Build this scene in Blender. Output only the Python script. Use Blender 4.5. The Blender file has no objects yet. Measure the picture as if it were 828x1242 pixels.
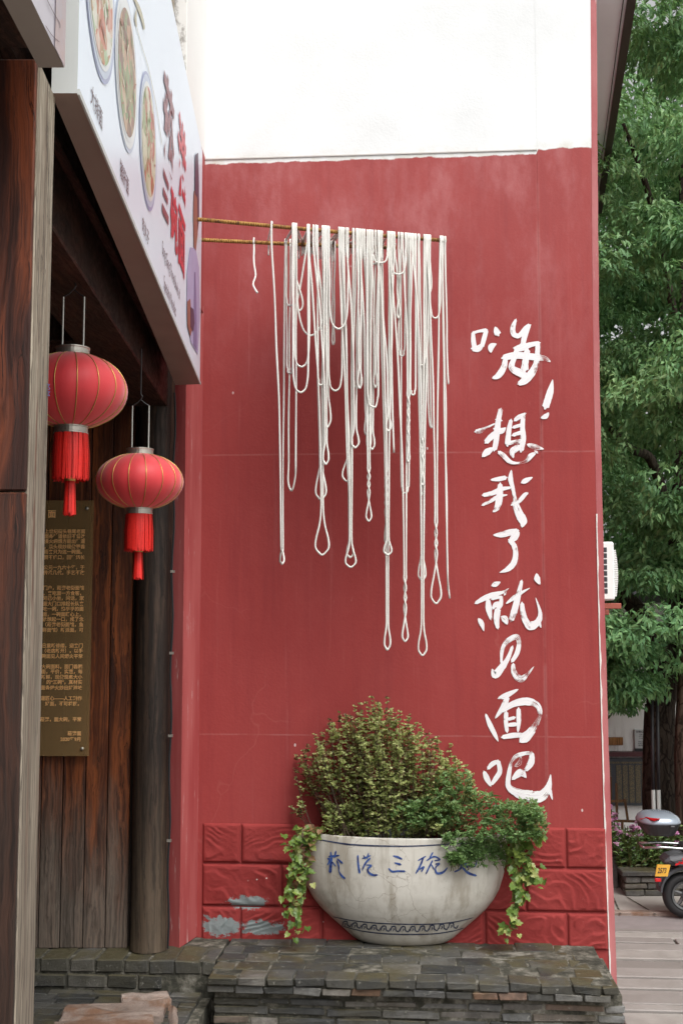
import bpy, bmesh, math, random
import numpy as np
from mathutils import Vector, Matrix, noise as mnoise

# ------------------------------------------------------------------ camera, sky, sun, exposure
S = bpy.context.scene
rnd = random.Random(7)
F_PX, CAM_H = 1400.0, 2.55
YAW, PITCH = math.radians(4.2), math.radians(5.18)
cam = bpy.data.cameras.new('camera'); camo = bpy.data.objects.new('camera', cam)
S.collection.objects.link(camo); S.camera = camo
camo.location = (0, 0, CAM_H); camo.rotation_euler = (math.pi/2 + PITCH, 0, YAW)
cam.sensor_fit = 'VERTICAL'; cam.sensor_height = 36.0; cam.lens = 36.0*F_PX/1242.0
cam.clip_end = 600; cam.clip_start = 0.05

SUN_EL, SUN_AZ = math.radians(56), math.radians(150)     # azimuth measured clockwise from +y (north)
w = bpy.data.worlds.new('World'); S.world = w; w.use_nodes = True
nt = w.node_tree; bg = nt.nodes['Background']
sky = nt.nodes.new('ShaderNodeTexSky'); sky.sky_type = 'NISHITA'; sky.sun_disc = False
sky.sun_elevation = SUN_EL; sky.sun_rotation = SUN_AZ
sky.air_density = 1.0; sky.dust_density = 6.0; sky.ozone_density = 1.0
hs = nt.nodes.new('ShaderNodeHueSaturation'); hs.inputs['Saturation'].default_value = 0.06
nt.links.new(sky.outputs[0], hs.inputs['Color']); nt.links.new(hs.outputs[0], bg.inputs['Color'])
bg.inputs['Strength'].default_value = 0.15
sun = bpy.data.lights.new('sun', 'SUN'); suno = bpy.data.objects.new('sun', sun); S.collection.objects.link(suno)
sun.energy = 1.3; sun.angle = math.radians(35); sun.color = (1.0, 0.965, 0.92)
_sd = Vector((math.sin(SUN_AZ)*math.cos(SUN_EL), math.cos(SUN_AZ)*math.cos(SUN_EL), math.sin(SUN_EL)))
suno.rotation_euler = _sd.to_track_quat('Z', 'Y').to_euler(); suno.location = _sd*40
S.view_settings.view_transform = 'Standard'; S.view_settings.look = 'None'
S.view_settings.gamma = 1.0; S.view_settings.exposure = 0.47
S.cycles.use_denoising = True
S.cycles.transparent_max_bounces = 16; S.cycles.max_bounces = 8

# ------------------------------------------------------------------ measuring helpers
FW = Vector((-math.sin(YAW), math.cos(YAW), 0)); RT = Vector((math.cos(YAW), math.sin(YAW), 0)); UP = Vector((0, 0, 1))
CAM = Vector((0, 0, CAM_H))
def W(r, d, z): return RT*r + FW*d + UP*z            # right / forward / height -> world
def ray(px, py):
    a, b = (px-414)/F_PX, (621-py)/F_PX
    c, s = math.cos(PITCH), math.sin(PITCH)
    return RT*a + FW*(c - b*s) + UP*(s + b*c)
def on_y(px, py, Y): v = ray(px, py); return CAM + v*(Y/v.y)
def on_z(px, py, Z): v = ray(px, py); return CAM + v*((Z-CAM_H)/v.z)
def at_d(px, py, d): v = ray(px, py); return CAM + v*(d/v.dot(FW))
def on_plane(px, py, p0, n): v = ray(px, py); return CAM + v*((p0-CAM).dot(n)/v.dot(n))

# ------------------------------------------------------------------ mesh helpers
class MB:
    def __init__(s): s.v = []; s.f = []; s.m = []; s.uv = None
    def add(s, vs, fs, m=0):
        o = len(s.v); s.v += [tuple(p) for p in vs]
        for f in fs: s.f.append(tuple(i+o for i in f)); s.m.append(m)
        return s
    def hexa(s, b, t, m=0):                               # 4 bottom + 4 top points, same turn
        return s.add(list(b)+list(t), [(3,2,1,0),(4,5,6,7),(0,1,5,4),(1,2,6,5),(2,3,7,6),(3,0,4,7)], m)
    def box(s, x0, x1, y0, y1, z0, z1, m=0):
        return s.hexa([(x0,y0,z0),(x1,y0,z0),(x1,y1,z0),(x0,y1,z0)], [(x0,y0,z1),(x1,y0,z1),(x1,y1,z1),(x0,y1,z1)], m)
    def rbox(s, r0, r1, d0, d1, z0, z1, m=0):             # box aligned with the view axes r/d
        return s.hexa([W(r0,d0,z0),W(r1,d0,z0),W(r1,d1,z0),W(r0,d1,z0)], [W(r0,d0,z1),W(r1,d0,z1),W(r1,d1,z1),W(r0,d1,z1)], m)
    def prism(s, poly, vec, m=0):
        n = len(poly); vec = Vector(vec); a = [Vector(p) for p in poly]; b = [p+vec for p in a]
        fs = [tuple(range(n))[::-1], tuple(range(n, 2*n))] + [(i, (i+1) % n, n+(i+1) % n, n+i) for i in range(n)]
        return s.add(a+b, fs, m)
    def tube(s, pts, rad, n=6, m=0, caps=True):
        pts = [Vector(p) for p in pts]; k = len(pts); rs = rad if hasattr(rad, '__len__') else [rad]*k
        vs = []; ref = None
        for i in range(k):
            t = (pts[min(i+1, k-1)] - pts[max(i-1, 0)])
            if t.length < 1e-9: t = Vector((0, 0, 1))
            t.normalize()
            if ref is None: ref = t.orthogonal().normalized()
            ref = (ref - t*ref.dot(t))
            if ref.length < 1e-6: ref = t.orthogonal()
            ref.normalize(); q = t.cross(ref)
            for j in range(n):
                a = 2*math.pi*j/n; vs.append(pts[i] + (ref*math.cos(a) + q*math.sin(a))*rs[i])
        fs = [(i*n+j, i*n+(j+1) % n, (i+1)*n+(j+1) % n, (i+1)*n+j) for i in range(k-1) for j in range(n)]
        if caps: fs += [tuple(range(n))[::-1], tuple(range((k-1)*n, k*n))]
        return s.add(vs, fs, m)
    def lathe(s, prof, c, n=32, sx=1, sy=1, a0=0, a1=2*math.pi, m=0):
        full = abs(a1-a0-2*math.pi) < 1e-6; k = n if full else n+1; vs = []
        for r, z in prof:
            for j in range(k):
                a = a0+(a1-a0)*j/n; vs.append((c[0]+r*sx*math.cos(a), c[1]+r*sy*math.sin(a), c[2]+z))
        fs = []
        for i in range(len(prof)-1):
            for j in range(n):
                j2 = (j+1) % k; fs.append((i*k+j, i*k+j2, (i+1)*k+j2, (i+1)*k+j))
        return s.add(vs, fs, m)

COL = S.collection
def obj(name, mb, mats, parent=None, smooth=False, bevel=0):
    me = bpy.data.meshes.new(name)
    me.from_pydata(mb.v, [], mb.f)
    for mm in (mats if isinstance(mats, (list, tuple)) else [mats]): me.materials.append(mm)
    if any(mb.m): me.polygons.foreach_set('material_index', mb.m)
    if mb.uv is not None:
        l = me.uv_layers.new(name='UVMap'); co = np.array(mb.uv, dtype=np.float32)
        idx = np.empty(len(me.loops), dtype=np.int32); me.loops.foreach_get('vertex_index', idx)
        l.data.foreach_set('uv', co[idx].ravel())
    if bevel:
        bm = bmesh.new(); bm.from_mesh(me)
        bmesh.ops.recalc_face_normals(bm, faces=bm.faces)
        bmesh.ops.bevel(bm, geom=list(bm.edges), offset=bevel, segments=1, affect='EDGES', clamp_overlap=True)
        bm.to_mesh(me); bm.free()
    else:
        bm = bmesh.new(); bm.from_mesh(me); bmesh.ops.recalc_face_normals(bm, faces=bm.faces); bm.to_mesh(me); bm.free()
    if smooth: me.polygons.foreach_set('use_smooth', [True]*len(me.polygons))
    me.update()
    return link(name, me, parent)
def link(name, me, parent=None):
    o = bpy.data.objects.new(name, me); COL.objects.link(o)
    if parent is not None:
        o.parent = parent; o.matrix_parent_inverse = wm(parent).inverted()
    return o
def wm(o):
    m = o.matrix_basis.copy()
    if o.parent: m = wm(o.parent) @ o.matrix_parent_inverse @ m
    return m
def thing(name, label, cat, loc=(0, 0, 0), group=None):
    o = bpy.data.objects.new(name, None); COL.objects.link(o); o.location = loc; o.empty_display_size = .1
    return tag(o, label, cat, group)
def tag(o, label=None, cat=None, group=None, kind=None):
    if label: o['label'] = label
    if cat: o['category'] = cat
    if group: o['group'] = group
    if kind: o['kind'] = kind
    return o
def copy_tree(o, delta, parent=None):
    c = o.copy(); COL.objects.link(c)
    if parent is None: c.location = Vector(o.location) + Vector(delta)
    else: c.parent = parent; c.matrix_parent_inverse = o.matrix_parent_inverse.copy()
    for ch in list(o.children): copy_tree(ch, delta, c)
    return c
def catmull(P, k=6):
    P = [np.array(p, float) for p in P]
    if len(P) < 3: return [P[0]+(P[1]-P[0])*i/k for i in range(k+1)] if len(P) == 2 else P
    out = []
    for i in range(len(P)-1):
        p0, p1, p2, p3 = P[max(i-1, 0)], P[i], P[i+1], P[min(i+2, len(P)-1)]
        for j in range(k):
            t = j/k
            out.append(.5*((2*p1)+(-p0+p2)*t+(2*p0-5*p1+4*p2-p3)*t*t+(-p0+3*p1-3*p2+p3)*t**3))
    out.append(P[-1]); return out

# ------------------------------------------------------------------ node helpers
class NT:
    def __init__(s, name):
        s.m = bpy.data.materials.new(name); s.m.use_nodes = True; s.t = s.m.node_tree
        s.b = s.t.nodes['Principled BSDF']; s.out = s.t.nodes['Material Output']; s._co = None
    def n(s, t, **k):
        x = s.t.nodes.new('ShaderNode'+t)
        for a, b in k.items(): setattr(x, a, b)
        return x
    def inp(s, node, key, v):
        i = node.inputs[key]
        if hasattr(v, 'links') or isinstance(v, bpy.types.NodeSocket): s.t.links.new(v, i)
        elif v is not None:
            if i.type == 'RGBA' and len(v) == 3: v = (*v, 1)
            i.default_value = v
    def co(s, kind='Object'):
        if s._co is None: s._co = s.n('TexCoord')
        return s._co.outputs[kind]
    def map(s, scale=(1, 1, 1), loc=(0, 0, 0), rot=(0, 0, 0), src=None):
        x = s.n('Mapping'); s.inp(x, 'Vector', src or s.co()); x.inputs['Scale'].default_value = scale
        x.inputs['Location'].default_value = loc; x.inputs['Rotation'].default_value = rot; return x.outputs[0]
    def noise(s, scale=5, detail=4, rough=.55, vec=None, dist=0, out='Fac'):
        x = s.n('TexNoise'); s.inp(x, 'Vector', vec or s.co())
        x.inputs['Scale'].default_value = scale; x.inputs['Detail'].default_value = detail
        x.inputs['Roughness'].default_value = rough; x.inputs['Distortion'].default_value = dist; return x.outputs[out]
    def voro(s, scale=5, feature='F1', vec=None, out='Distance', rand=1):
        x = s.n('TexVoronoi', feature=feature); s.inp(x, 'Vector', vec or s.co()); x.inputs['Scale'].default_value = scale
        x.inputs['Randomness'].default_value = rand; return x.outputs[out]
    def math(s, op, a, b=None, clamp=False):
        x = s.n('Math', operation=op, use_clamp=clamp); s.inp(x, 0, a)
        if b is not None: s.inp(x, 1, b)
        return x.outputs[0]
    def vmath(s, op, a, b=None, out='Vector'):
        x = s.n('VectorMath', operation=op); s.inp(x, 0, a)
        if b is not None: s.inp(x, 1, b)
        return x.outputs[out]
    def step(s, v, lo, hi, a=0., b=1.):                  # smooth map of v from lo..hi to a..b
        x = s.n('MapRange', interpolation_type='SMOOTHSTEP'); s.inp(x, 0, v)
        for i, q in enumerate((lo, hi, a, b)): x.inputs[i+1].default_value = q
        return x.outputs[0]
    def mix(s, f, a, b, mode='MIX'):
        x = s.n('Mix', data_type='RGBA', blend_type=mode); x.clamp_factor = True
        s.inp(x, 0, f)
        for k, v in ((6, a), (7, b)):
            if isinstance(v, (tuple, list)): x.inputs[k].default_value = (*v[:3], 1)
            else: s.t.links.new(v, x.inputs[k])
        return x.outputs[2]
    def ramp(s, f, stops):
        x = s.n('ValToRGB'); s.inp(x, 0, f); e = x.color_ramp.elements
        while len(e) < len(stops): e.new(.5)
        for i, (p, c) in enumerate(stops): e[i].position = p; e[i].color = (*c, 1)
        return x.outputs[0]
    def sep(s, v=None):
        x = s.n('SeparateXYZ'); s.inp(x, 0, v or s.co()); return x.outputs
    def rand(s): 
        return s.n('ObjectInfo').outputs['Random']
    def bump(s, h, strength=.3, dist=.01):
        x = s.n('Bump'); s.inp(x, 'Height', h); x.inputs['Strength'].default_value = strength; x.inputs['Distance'].default_value = dist
        s.t.links.new(x.outputs[0], s.b.inputs['Normal']); return x.outputs[0]
    def fin(s, col=None, rough=None, spec=None, metal=None):
        if col is not None: s.inp(s.b, 'Base Color', col)
        if rough is not None: s.inp(s.b, 'Roughness', rough)
        if spec is not None: s.inp(s.b, 'Specular IOR Level', spec)
        if metal is not None: s.inp(s.b, 'Metallic', metal)
        return s.m
def plain(name, col, rough=.6, var=.12, scale=20, metal=0, bump=0, spec=.4):
    a = NT(name); n1 = a.noise(scale, 5)
    c = a.mix(n1, tuple(x*(1-var) for x in col), tuple(min(1, x*(1+var)) for x in col))
    if bump: a.bump(n1, bump, .005)
    return a.fin(c, rough, spec, metal)
# ------------------------------------------------------------------ materials
WY = 7.404                                              # plane of the red front wall
def wz(px, py): return on_y(px, py, WY).z
def wx(px, py): return on_y(px, py, WY).x
Z_RED = wz(450, 189); Z_RED2 = wz(685, 176); X_PIL = wx(655, 450)
BENCH_Z = wz(300, 1137)

RED = (.285, .038, .041); WHITE = (.80, .795, .77)
def m_wall():
    a = NT('painted_plaster'); x, y, z = a.sep()
    big = a.noise(1.1, 5, .6); fine = a.noise(60, 5, .6)
    red = a.mix(a.step(big, .3, .7), (.255, .036, .034), (.292, .045, .042))
    red = a.mix(a.step(a.noise(3.2, 7, .68, a.map((4.5, 1, .28))), .45, .72, 0, .45), red, (.20, .028, .03))
    red = a.mix(a.step(a.noise(5, 7, .7, a.map((5, 1, .16), (3, 0, 0))), .56, .74, 0, .28), red, (.42, .15, .145))
    red = a.mix(a.math('MULTIPLY', a.noise(9, 6, .7), .25), red, (.36, .075, .07))
    # streaky chalky bloom, plus an even veil painting in brighter light higher up
    bloom = a.step(a.noise(2.2, 7, .68, a.map((1.6, 1, .75))), .40, .78)
    hi = a.step(z, 3.6, 5.6, .03, .62)
    red = a.mix(a.math('MULTIPLY', a.math('ADD', a.math('MULTIPLY', bloom, .8), .22), hi), red, (.50, .22, .225))
    scuff = a.step(a.noise(14, 8, .75, a.map((1, 1, .5))), .66, .76)
    red = a.mix(a.math('MULTIPLY', scuff, .22), red, (.50, .30, .28))
    # hairline cracks
    wv = a.n('VectorMath', operation='ADD'); a.inp(wv, 0, a.co())
    a.inp(wv, 1, a.vmath('MULTIPLY', a.noise(2.2, 3, .5, out='Color'), (.5, .5, .5)))
    cr = a.voro(.9, 'DISTANCE_TO_EDGE', wv.outputs[0])
    crm = a.math('MULTIPLY', a.step(cr, 0, .006, 1, 0), a.step(a.noise(1.1, 2), .48, .62, 0, .08))
    red = a.mix(crm, red, (.50, .22, .2))
    # panel seams
    def seam(v, at, wd):
        d = a.math('ABSOLUTE', a.math('SUBTRACT', a.math('ADD', v, a.math('MULTIPLY', a.noise(4, 3), .012)), at+.006)); return a.step(d, wd*.3, wd, 1, 0)
    sm = a.math('MAXIMUM', seam(z, wz(450, 550), .008), seam(z, wz(450, 892), .007))
    sm2 = a.math('MULTIPLY', seam(x, X_PIL, .016), .9)
    sm = a.math('MULTIPLY', a.math('MAXIMUM', sm, sm2), a.step(a.noise(5, 4), .35, .6, .04, .24))
    red = a.mix(sm, red, (.46, .22, .21))
    # chips to white plaster
    chip = a.step(a.voro(7, vec=a.map((1, 1, .6))), .035, .05, 1, 0)
    chip = a.math('MULTIPLY', chip, a.step(a.noise(3, 2, vec=a.map(loc=(5, 2, 1))), .56, .6))
    red = a.mix(a.math('MULTIPLY', chip, .7), red, (.7, .62, .6))
    wht = a.mix(a.step(a.noise(1.6, 6, .65), .35, .75), (.745, .765, .775), (.67, .685, .69))
    wht = a.mix(a.step(a.noise(6, 7, .7, a.map((3, 1, .35))), .62, .8, 0, .35), wht, (.62, .60, .56))
    edge = a.math('ADD', z, a.math('MULTIPLY', a.math('SUBTRACT', a.noise(9, 6, .65), .5), .05))
    zb = a.math('ADD', a.step(x, X_PIL-.01, X_PIL+.01, 0, Z_RED2-Z_RED), Z_RED-.025)
    up = a.step(a.math('SUBTRACT', edge, zb), -.004, .006)
    dirt = a.math('MULTIPLY', a.step(a.math('SUBTRACT', z, zb), 0, .1, 1, 0), a.step(a.noise(12, 5), .4, .7, .1, .6))
    wht = a.mix(dirt, wht, (.55, .53, .44))
    a.bump(a.math('ADD', a.math('MULTIPLY', fine, .6), a.math('MULTIPLY', big, .8)), .25, .008)
    return a.fin(a.mix(up, red, wht), a.step(fine, .3, .7, .7, .9), .14)
M_WALL = m_wall()

def m_block(peel):
    a = NT('embossed_red_paint'); 
    c = a.mix(a.step(a.noise(3, 5), .3, .7), (.240, .033, .031), (.278, .042, .039))
    c = a.mix(a.step(a.noise(6, 8, .7), .5, .72, 0, .5), c, (.16, .026, .028))
    c = a.mix(a.math('MULTIPLY', a.step(a.noise(26, 7, .7), .62, .75), .35), c, (.47, .25, .23))
    c = a.mix(a.math('MULTIPLY', a.step(a.voro(11), .05, .06, 1, 0), a.step(a.noise(4, 2), .55, .6, 0, .8)), c, (.66, .6, .57))
    if peel:
        m = None
        for (px, py, sx, sz) in peel:
            p = on_y(px, py, WY)
            q = a.vmath('SUBTRACT', a.co(), tuple(p)); q = a.vmath('MULTIPLY', q, (1/sx, .2, 1/sz))
            d = a.math('ADD', a.vmath('LENGTH', q, out='Value'), a.math('MULTIPLY', a.math('SUBTRACT', a.noise(16, 9, .75, a.map((1, 1, 1.4))), .5), 3.2))
            k = a.step(d, .93, .99, 1, 0); m = k if m is None else a.math('MAXIMUM', m, k)
        grey = a.mix(a.noise(20, 6), (.15, .18, .18), (.27, .30, .30)); c = a.mix(m, c, grey)
        rim = None
    a.bump(a.noise(90, 8, .75), .5, .006)
    return a.fin(c, .8, .14)
M_BLOCK = m_block(None)
M_BLOCKP = m_block([(300, 1094, .13, .042), (268, 1123, .15, .06), (318, 1124, .14, .045)])

def m_pink():
    a = NT('faded_pink_paint')
    c = a.mix(a.step(a.noise(4, 6, .6, a.map((1, 1, .3))), .3, .7), (.33, .07, .075), (.42, .15, .15))
    c = a.mix(a.math('MULTIPLY', a.step(a.noise(20, 7, .7, a.map((1.5, 1, .2))), .62, .7), .6), c, (.66, .55, .53))
    a.bump(a.noise(40, 4), .2, .006); return a.fin(c, .6, .35)
M_PINK = m_pink()
def m_pilaster():
    a = NT('streaked_red_paint')
    c = a.mix(a.step(a.noise(3, 5, .6, a.map((3, 3, .3))), .3, .7), (.33, .055, .055), (.43, .11, .105))  # base lightened to paint in the light on the right-facing side
    c = a.mix(a.math('MULTIPLY', a.step(a.noise(24, 7, .7, a.map((1.5, 1.5, .14))), .60, .68), .65), c, (.60, .45, .43))
    c = a.mix(a.step(a.math('ADD', a.sep()[2], a.math('MULTIPLY', a.noise(7, 6), .35)), .62, .72, .5, 0), c, (.16, .035, .045))
    a.bump(a.noise(30, 5, .6, a.map((1, 1, .2))), .25, .008); return a.fin(c, .65, .2)
M_PIL = m_pilaster()
def m_stain():
    a = NT('stained_white_plaster'); n = a.noise(5, 8, .72, a.map((1.4, 1.4, .8)))
    c = a.ramp(n, [(.36, (.10, .095, .09)), (.47, (.38, .36, .34)), (.54, (.72, .71, .69)), (.8, (.80, .79, .77))])
    a.bump(n, .4, .01); return a.fin(c, .85, .2)
M_STAIN = m_stain()

def wood(name, dark, light, grey=None, greyz=None, rough=.5, dens=1., streak=None, axis=(7, 7, .35)):
    a = NT(name); off = a.vmath('SCALE', a.co(), None); 
    r = a.n('ObjectInfo').outputs['Random']; sc = a.n('CombineXYZ'); a.inp(sc, 0, a.math('MULTIPLY', r, 37.)); a.inp(sc, 1, a.math('MULTIPLY', r, 11.)); a.inp(sc, 2, a.math('MULTIPLY', r, 5.))
    v = a.vmath('ADD', a.co(), sc.outputs[0])
    v = a.vmath('ADD', v, a.vmath('MULTIPLY', a.vmath('SUBTRACT', a.noise(2.6, 4, .6, a.map((1, 1, .5), src=v), out='Color'), (.5, .5, .5)), (.10, .10, .3)))
    g = a.noise(2.2*dens, 6, .6, a.map(axis, src=v), 1.6)
    fine = a.noise(9*dens, 8, .65, a.map((axis[0]*1.3, axis[1]*1.3, axis[2]*.5), src=v), .3)
    c = a.mix(a.step(g, .38, .64), dark, light)
    blot = a.noise(1.4, 5, .6, a.map((2.2, 2.2, .8), (9, 4, 1), src=v)); c = a.mix(a.step(blot, .5, .68, 0, .7), c, tuple(x*.6 for x in dark))
    c = a.mix(a.step(fine, .42, .66, 0, .85), c, tuple(x*.45 for x in dark))
    c = a.mix(a.math('MULTIPLY', a.math('SUBTRACT', r, .5), .5, True), c, tuple(x*.4 for x in dark))
    if streak: c = a.mix(a.step(a.noise(1.6, 5, .6, a.map((9, 9, .25), (3, 1, 2), src=v)), .58, .68, 0, .8), c, streak)
    ck = a.noise(1.5, 6, .6, a.map((16, 16, .22), (7, 3, 1), src=v)); ckd = a.math('ABSOLUTE', a.math('SUBTRACT', ck, .5)); c = a.mix(a.math('MULTIPLY', a.step(ckd, .004, .016, 1, 0), a.step(a.noise(1.7, 3, .5, a.map((3, 3, .8), src=v)), .45, .55, 0, .9)), c, tuple(x*.12 for x in dark))
    kn = a.voro(1.7, vec=a.map((2.2, 2.2, .9), src=v)); c = a.mix(a.step(kn, .04, .11, .85, 0), c, tuple(x*.25 for x in dark))
    if grey:
        z = a.math('ADD', a.sep()[2], a.math('MULTIPLY', a.math('SUBTRACT', a.noise(2.5, 6, .6, a.map((3, 3, .6), src=v)), .5), 1.4))
        f = a.step(z, greyz[0], greyz[1], .9, 0)
        gc = a.mix(a.step(fine, .35, .7), grey, tuple(x*.3 for x in grey)); c = a.mix(f, c, gc)
    a.bump(a.math('ADD', a.math('MULTIPLY', fine, 1.), a.math('MULTIPLY', g, .5)), .45, .006)
    return a.fin(c, a.step(fine, .3, .7, rough-.1, rough+.15), .35)
M_POSTF = wood('dark_oiled_timber', (.045, .014, .009), (.22, .056, .022), (.036, .025, .020), (2.1, 3.3), .4, .8)
M_POSTS = wood('weathered_grey_timber', (.27, .22, .165), (.52, .46, .36), (.25, .205, .16), (1.2, 3.6), rough=.7, streak=(.15, .055, .03))
M_PLANK = wood('red_brown_planks', (.075, .022, .010), (.26, .075, .024), (.175, .145, .118), (.7, 1.7), .42, .8)
M_COLUMN = wood('dark_round_timber', (.022, .014, .010), (.075, .044, .028), (.135, .10, .068), (.2, 1.8), .6, .8)
M_BEAM = wood('dark_beam_timber', (.026, .013, .009), (.06, .026, .016), rough=.55, axis=(7, .35, 7))
M_DARK = plain('dark_interior_board', (.025, .017, .013), .7)

def m_brick(old=False):
    a = NT('grey_clay_brick'); r = a.rand()
    c = a.ramp(r, [(0, (.045, .047, .046)), (.3, (.08, .081, .08)), (.5, (.14, .14, .137)), (.72, (.21, .205, .195)), (.86, (.15, .12, .095)), (.93, (.23, .125, .08)), (1, (.27, .25, .23))])
    if old: c = a.ramp(r, [(0, (.028, .029, .028)), (.5, (.050, .050, .047)), (.9, (.085, .083, .075)), (1, (.17, .16, .145))])
    n = a.noise(14, 7, .65)
    c = a.mix(a.step(n, .35, .7), c, a.mix(.55, c, (.03, .03, .028)))
    up = a.sep(a.n('NewGeometry').outputs['Normal'])[2]
    moss = a.math('MULTIPLY', a.step(a.noise(2.6, 6, .65), .40, .62), a.step(up, .3, .9, .3, .85))
    c = a.mix(moss, c, (.075, .063, .028))
    lic = a.step(a.noise(30, 6, .7, a.map(loc=(3, 3, 3))), .60, .70, 0, .6); c = a.mix(lic, c, (.34, .33, .29))
    a.bump(a.noise(38, 8, .75), .8, .012)
    return a.fin(c, a.step(a.noise(5, 4), .35, .65, .45, .85), .4)
M_BRICK = m_brick(); M_BRICKT = m_brick(True)
def m_mortar():
    a = NT('mossy_mortar'); n = a.noise(9, 8, .7)
    c = a.ramp(n, [(.3, (.024, .024, .020)), (.46, (.06, .058, .045)), (.55, (.14, .13, .105)), (.68, (.30, .285, .245))])
    a.bump(a.noise(40, 8, .7), .8, .015); return a.fin(c, .9, .2)
M_MORTAR = m_mortar()
def m_granite(name, c0, c1, spot):
    a = NT(name); c = a.mix(a.step(a.noise(4, 7, .65), .3, .7), c0, c1)
    c = a.mix(a.step(a.noise(90, 3, .6), .55, .7, 0, .5), c, spot)
    c = a.mix(a.step(a.noise(3.3, 7, .7, a.map(loc=(4, 1, 0))), .45, .62, 0, .85), c, (.17, .085, .045)); c = a.mix(a.step(a.noise(8, 8, .75, a.map(loc=(1, 7, 0))), .55, .7, 0, .8), c, (.07, .055, .045))
    a.bump(a.noise(18, 8, .7), .7, .02); return a.fin(c, .8, .3)
M_STONE = m_granite('pinkish_granite', (.19, .145, .12), (.34, .275, .235), (.08, .06, .05))
def m_slab():
    a = NT('worn_paving_stone'); r = a.rand()
    c = a.ramp(r, [(0, (.185, .168, .155)), (.5, (.245, .225, .21)), (1, (.32, .30, .275))])
    c = a.mix(a.step(a.noise(3.5, 7, .65), .35, .7, 0, .5), c, (.16, .145, .13))
    c = a.mix(a.step(a.noise(30, 6, .7), .6, .75, 0, .35), c, (.50, .46, .42))
    a.bump(a.noise(25, 8, .65), .3, .01); return a.fin(c, .6, .35)
M_SLAB = m_slab()
M_CONC = plain('pale_concrete', (.36, .335, .305), .8, .2, 4, bump=.2)
M_ASPH = plain('grey_worn_road', (.20, .175, .17), .8, .25, 9, bump=.3)
M_GROUND = plain('bare_ground', (.20, .18, .16), .9, .25, 3, bump=.3)

def m_ceramic():
    a = NT('crackled_cream_glaze'); x, y, z = a.sep()
    c = a.mix(a.step(a.noise(3, 6, .65), .3, .75), (.60, .575, .52), (.50, .475, .42))
    st = a.step(a.noise(4, 6, .65, a.map((3, 3, .35))), .45, .68, 0, .8); c = a.mix(st, c, (.33, .295, .24)); c = a.mix(a.step(a.noise(7, 8, .75), .5, .75, 0, .5), c, (.30, .27, .22))
    wv = a.vmath('ADD', a.co(), a.vmath('MULTIPLY', a.noise(6, 4, out='Color'), (.18, .18, .18)))
    cr = a.voro(5.2, 'DISTANCE_TO_EDGE', wv); c = a.mix(a.math('MULTIPLY', a.step(cr, 0, .012, 1, 0), a.step(a.noise(2.5, 3), .42, .6, 0, .7)), c, (.20, .16, .12))
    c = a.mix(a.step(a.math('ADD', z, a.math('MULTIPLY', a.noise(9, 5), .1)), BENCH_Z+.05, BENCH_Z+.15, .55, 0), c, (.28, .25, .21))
    spk = a.step(a.voro(30), .04, .09, .5, 0); c = a.mix(a.math('MULTIPLY', spk, a.step(a.noise(5), .5, .6)), c, (.2, .17, .13))
    a.bump(a.noise(12, 5), .08, .01); return a.fin(c, .32, .5)
M_POT = m_ceramic()
def m_ink(name, c0, c1):
    a = NT(name); n = a.noise(40, 4); return a.fin(a.mix(a.step(n, .35, .65), c0, c1), .35, .5)
M_INK = m_ink('cobalt_brushwork', (.012, .025, .13), (.05, .11, .34))
M_INKD = m_ink('dull_cobalt_band', (.02, .025, .06), (.06, .075, .13))

def m_brush():
    a = NT('white_brush_paint'); u = a.sep(a.co('UV'))
    cv = a.n('CombineXYZ'); a.inp(cv, 0, a.math('MULTIPLY', u[0], 26)); a.inp(cv, 1, a.math('MULTIPLY', u[1], 1.6)); a.inp(cv, 2, a.math('MULTIPLY', a.sep()[2], 3))
    n = a.noise(1., 4, .6, cv.outputs[0])
    dry = a.noise(7, 3, .6)
    th = a.step(dry, .44, .68, .20, .57)
    edge = a.math('ABSOLUTE', a.math('SUBTRACT', u[0], .5))
    th = a.math('ADD', th, a.step(edge, .40, .54, 0, .12))
    op = a.step(a.math('SUBTRACT', n, th), -.03, .05)
    c = a.mix(a.step(n, .35, .6), (.70, .64, .68), (.82, .81, .80))
    a.bump(n, .25, .004); a.fin(c, .5, .4)
    a.inp(a.b, 'Alpha', op); return a.m
M_BRUSH = m_brush()
def m_noodle():
    a = NT('cream_vinyl_cord'); c = a.mix(a.step(a.noise(3, 5), .3, .7), (.62, .605, .56), (.72, .71, .67))
    c = a.mix(a.step(a.noise(22, 6, .7), .58, .75, 0, .45), c, (.50, .46, .38)); return a.fin(c, .5, .4)
M_NOODLE = m_noodle()
def m_rod():
    a = NT('rusty_ochre_rebar'); c = a.ramp(a.noise(28, 6, .7), [(.35, (.09, .04, .015)), (.5, (.32, .15, .03)), (.7, (.48, .28, .07))])
    wv = a.n('TexWave', wave_type='BANDS'); a.inp(wv, 'Vector', a.map((1, .2, .3))); wv.inputs['Scale'].default_value = 22; wv.inputs['Distortion'].default_value = 1
    a.bump(wv.outputs['Fac'], .6, .006); return a.fin(c, .6, .4)
M_ROD = m_rod()

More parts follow.
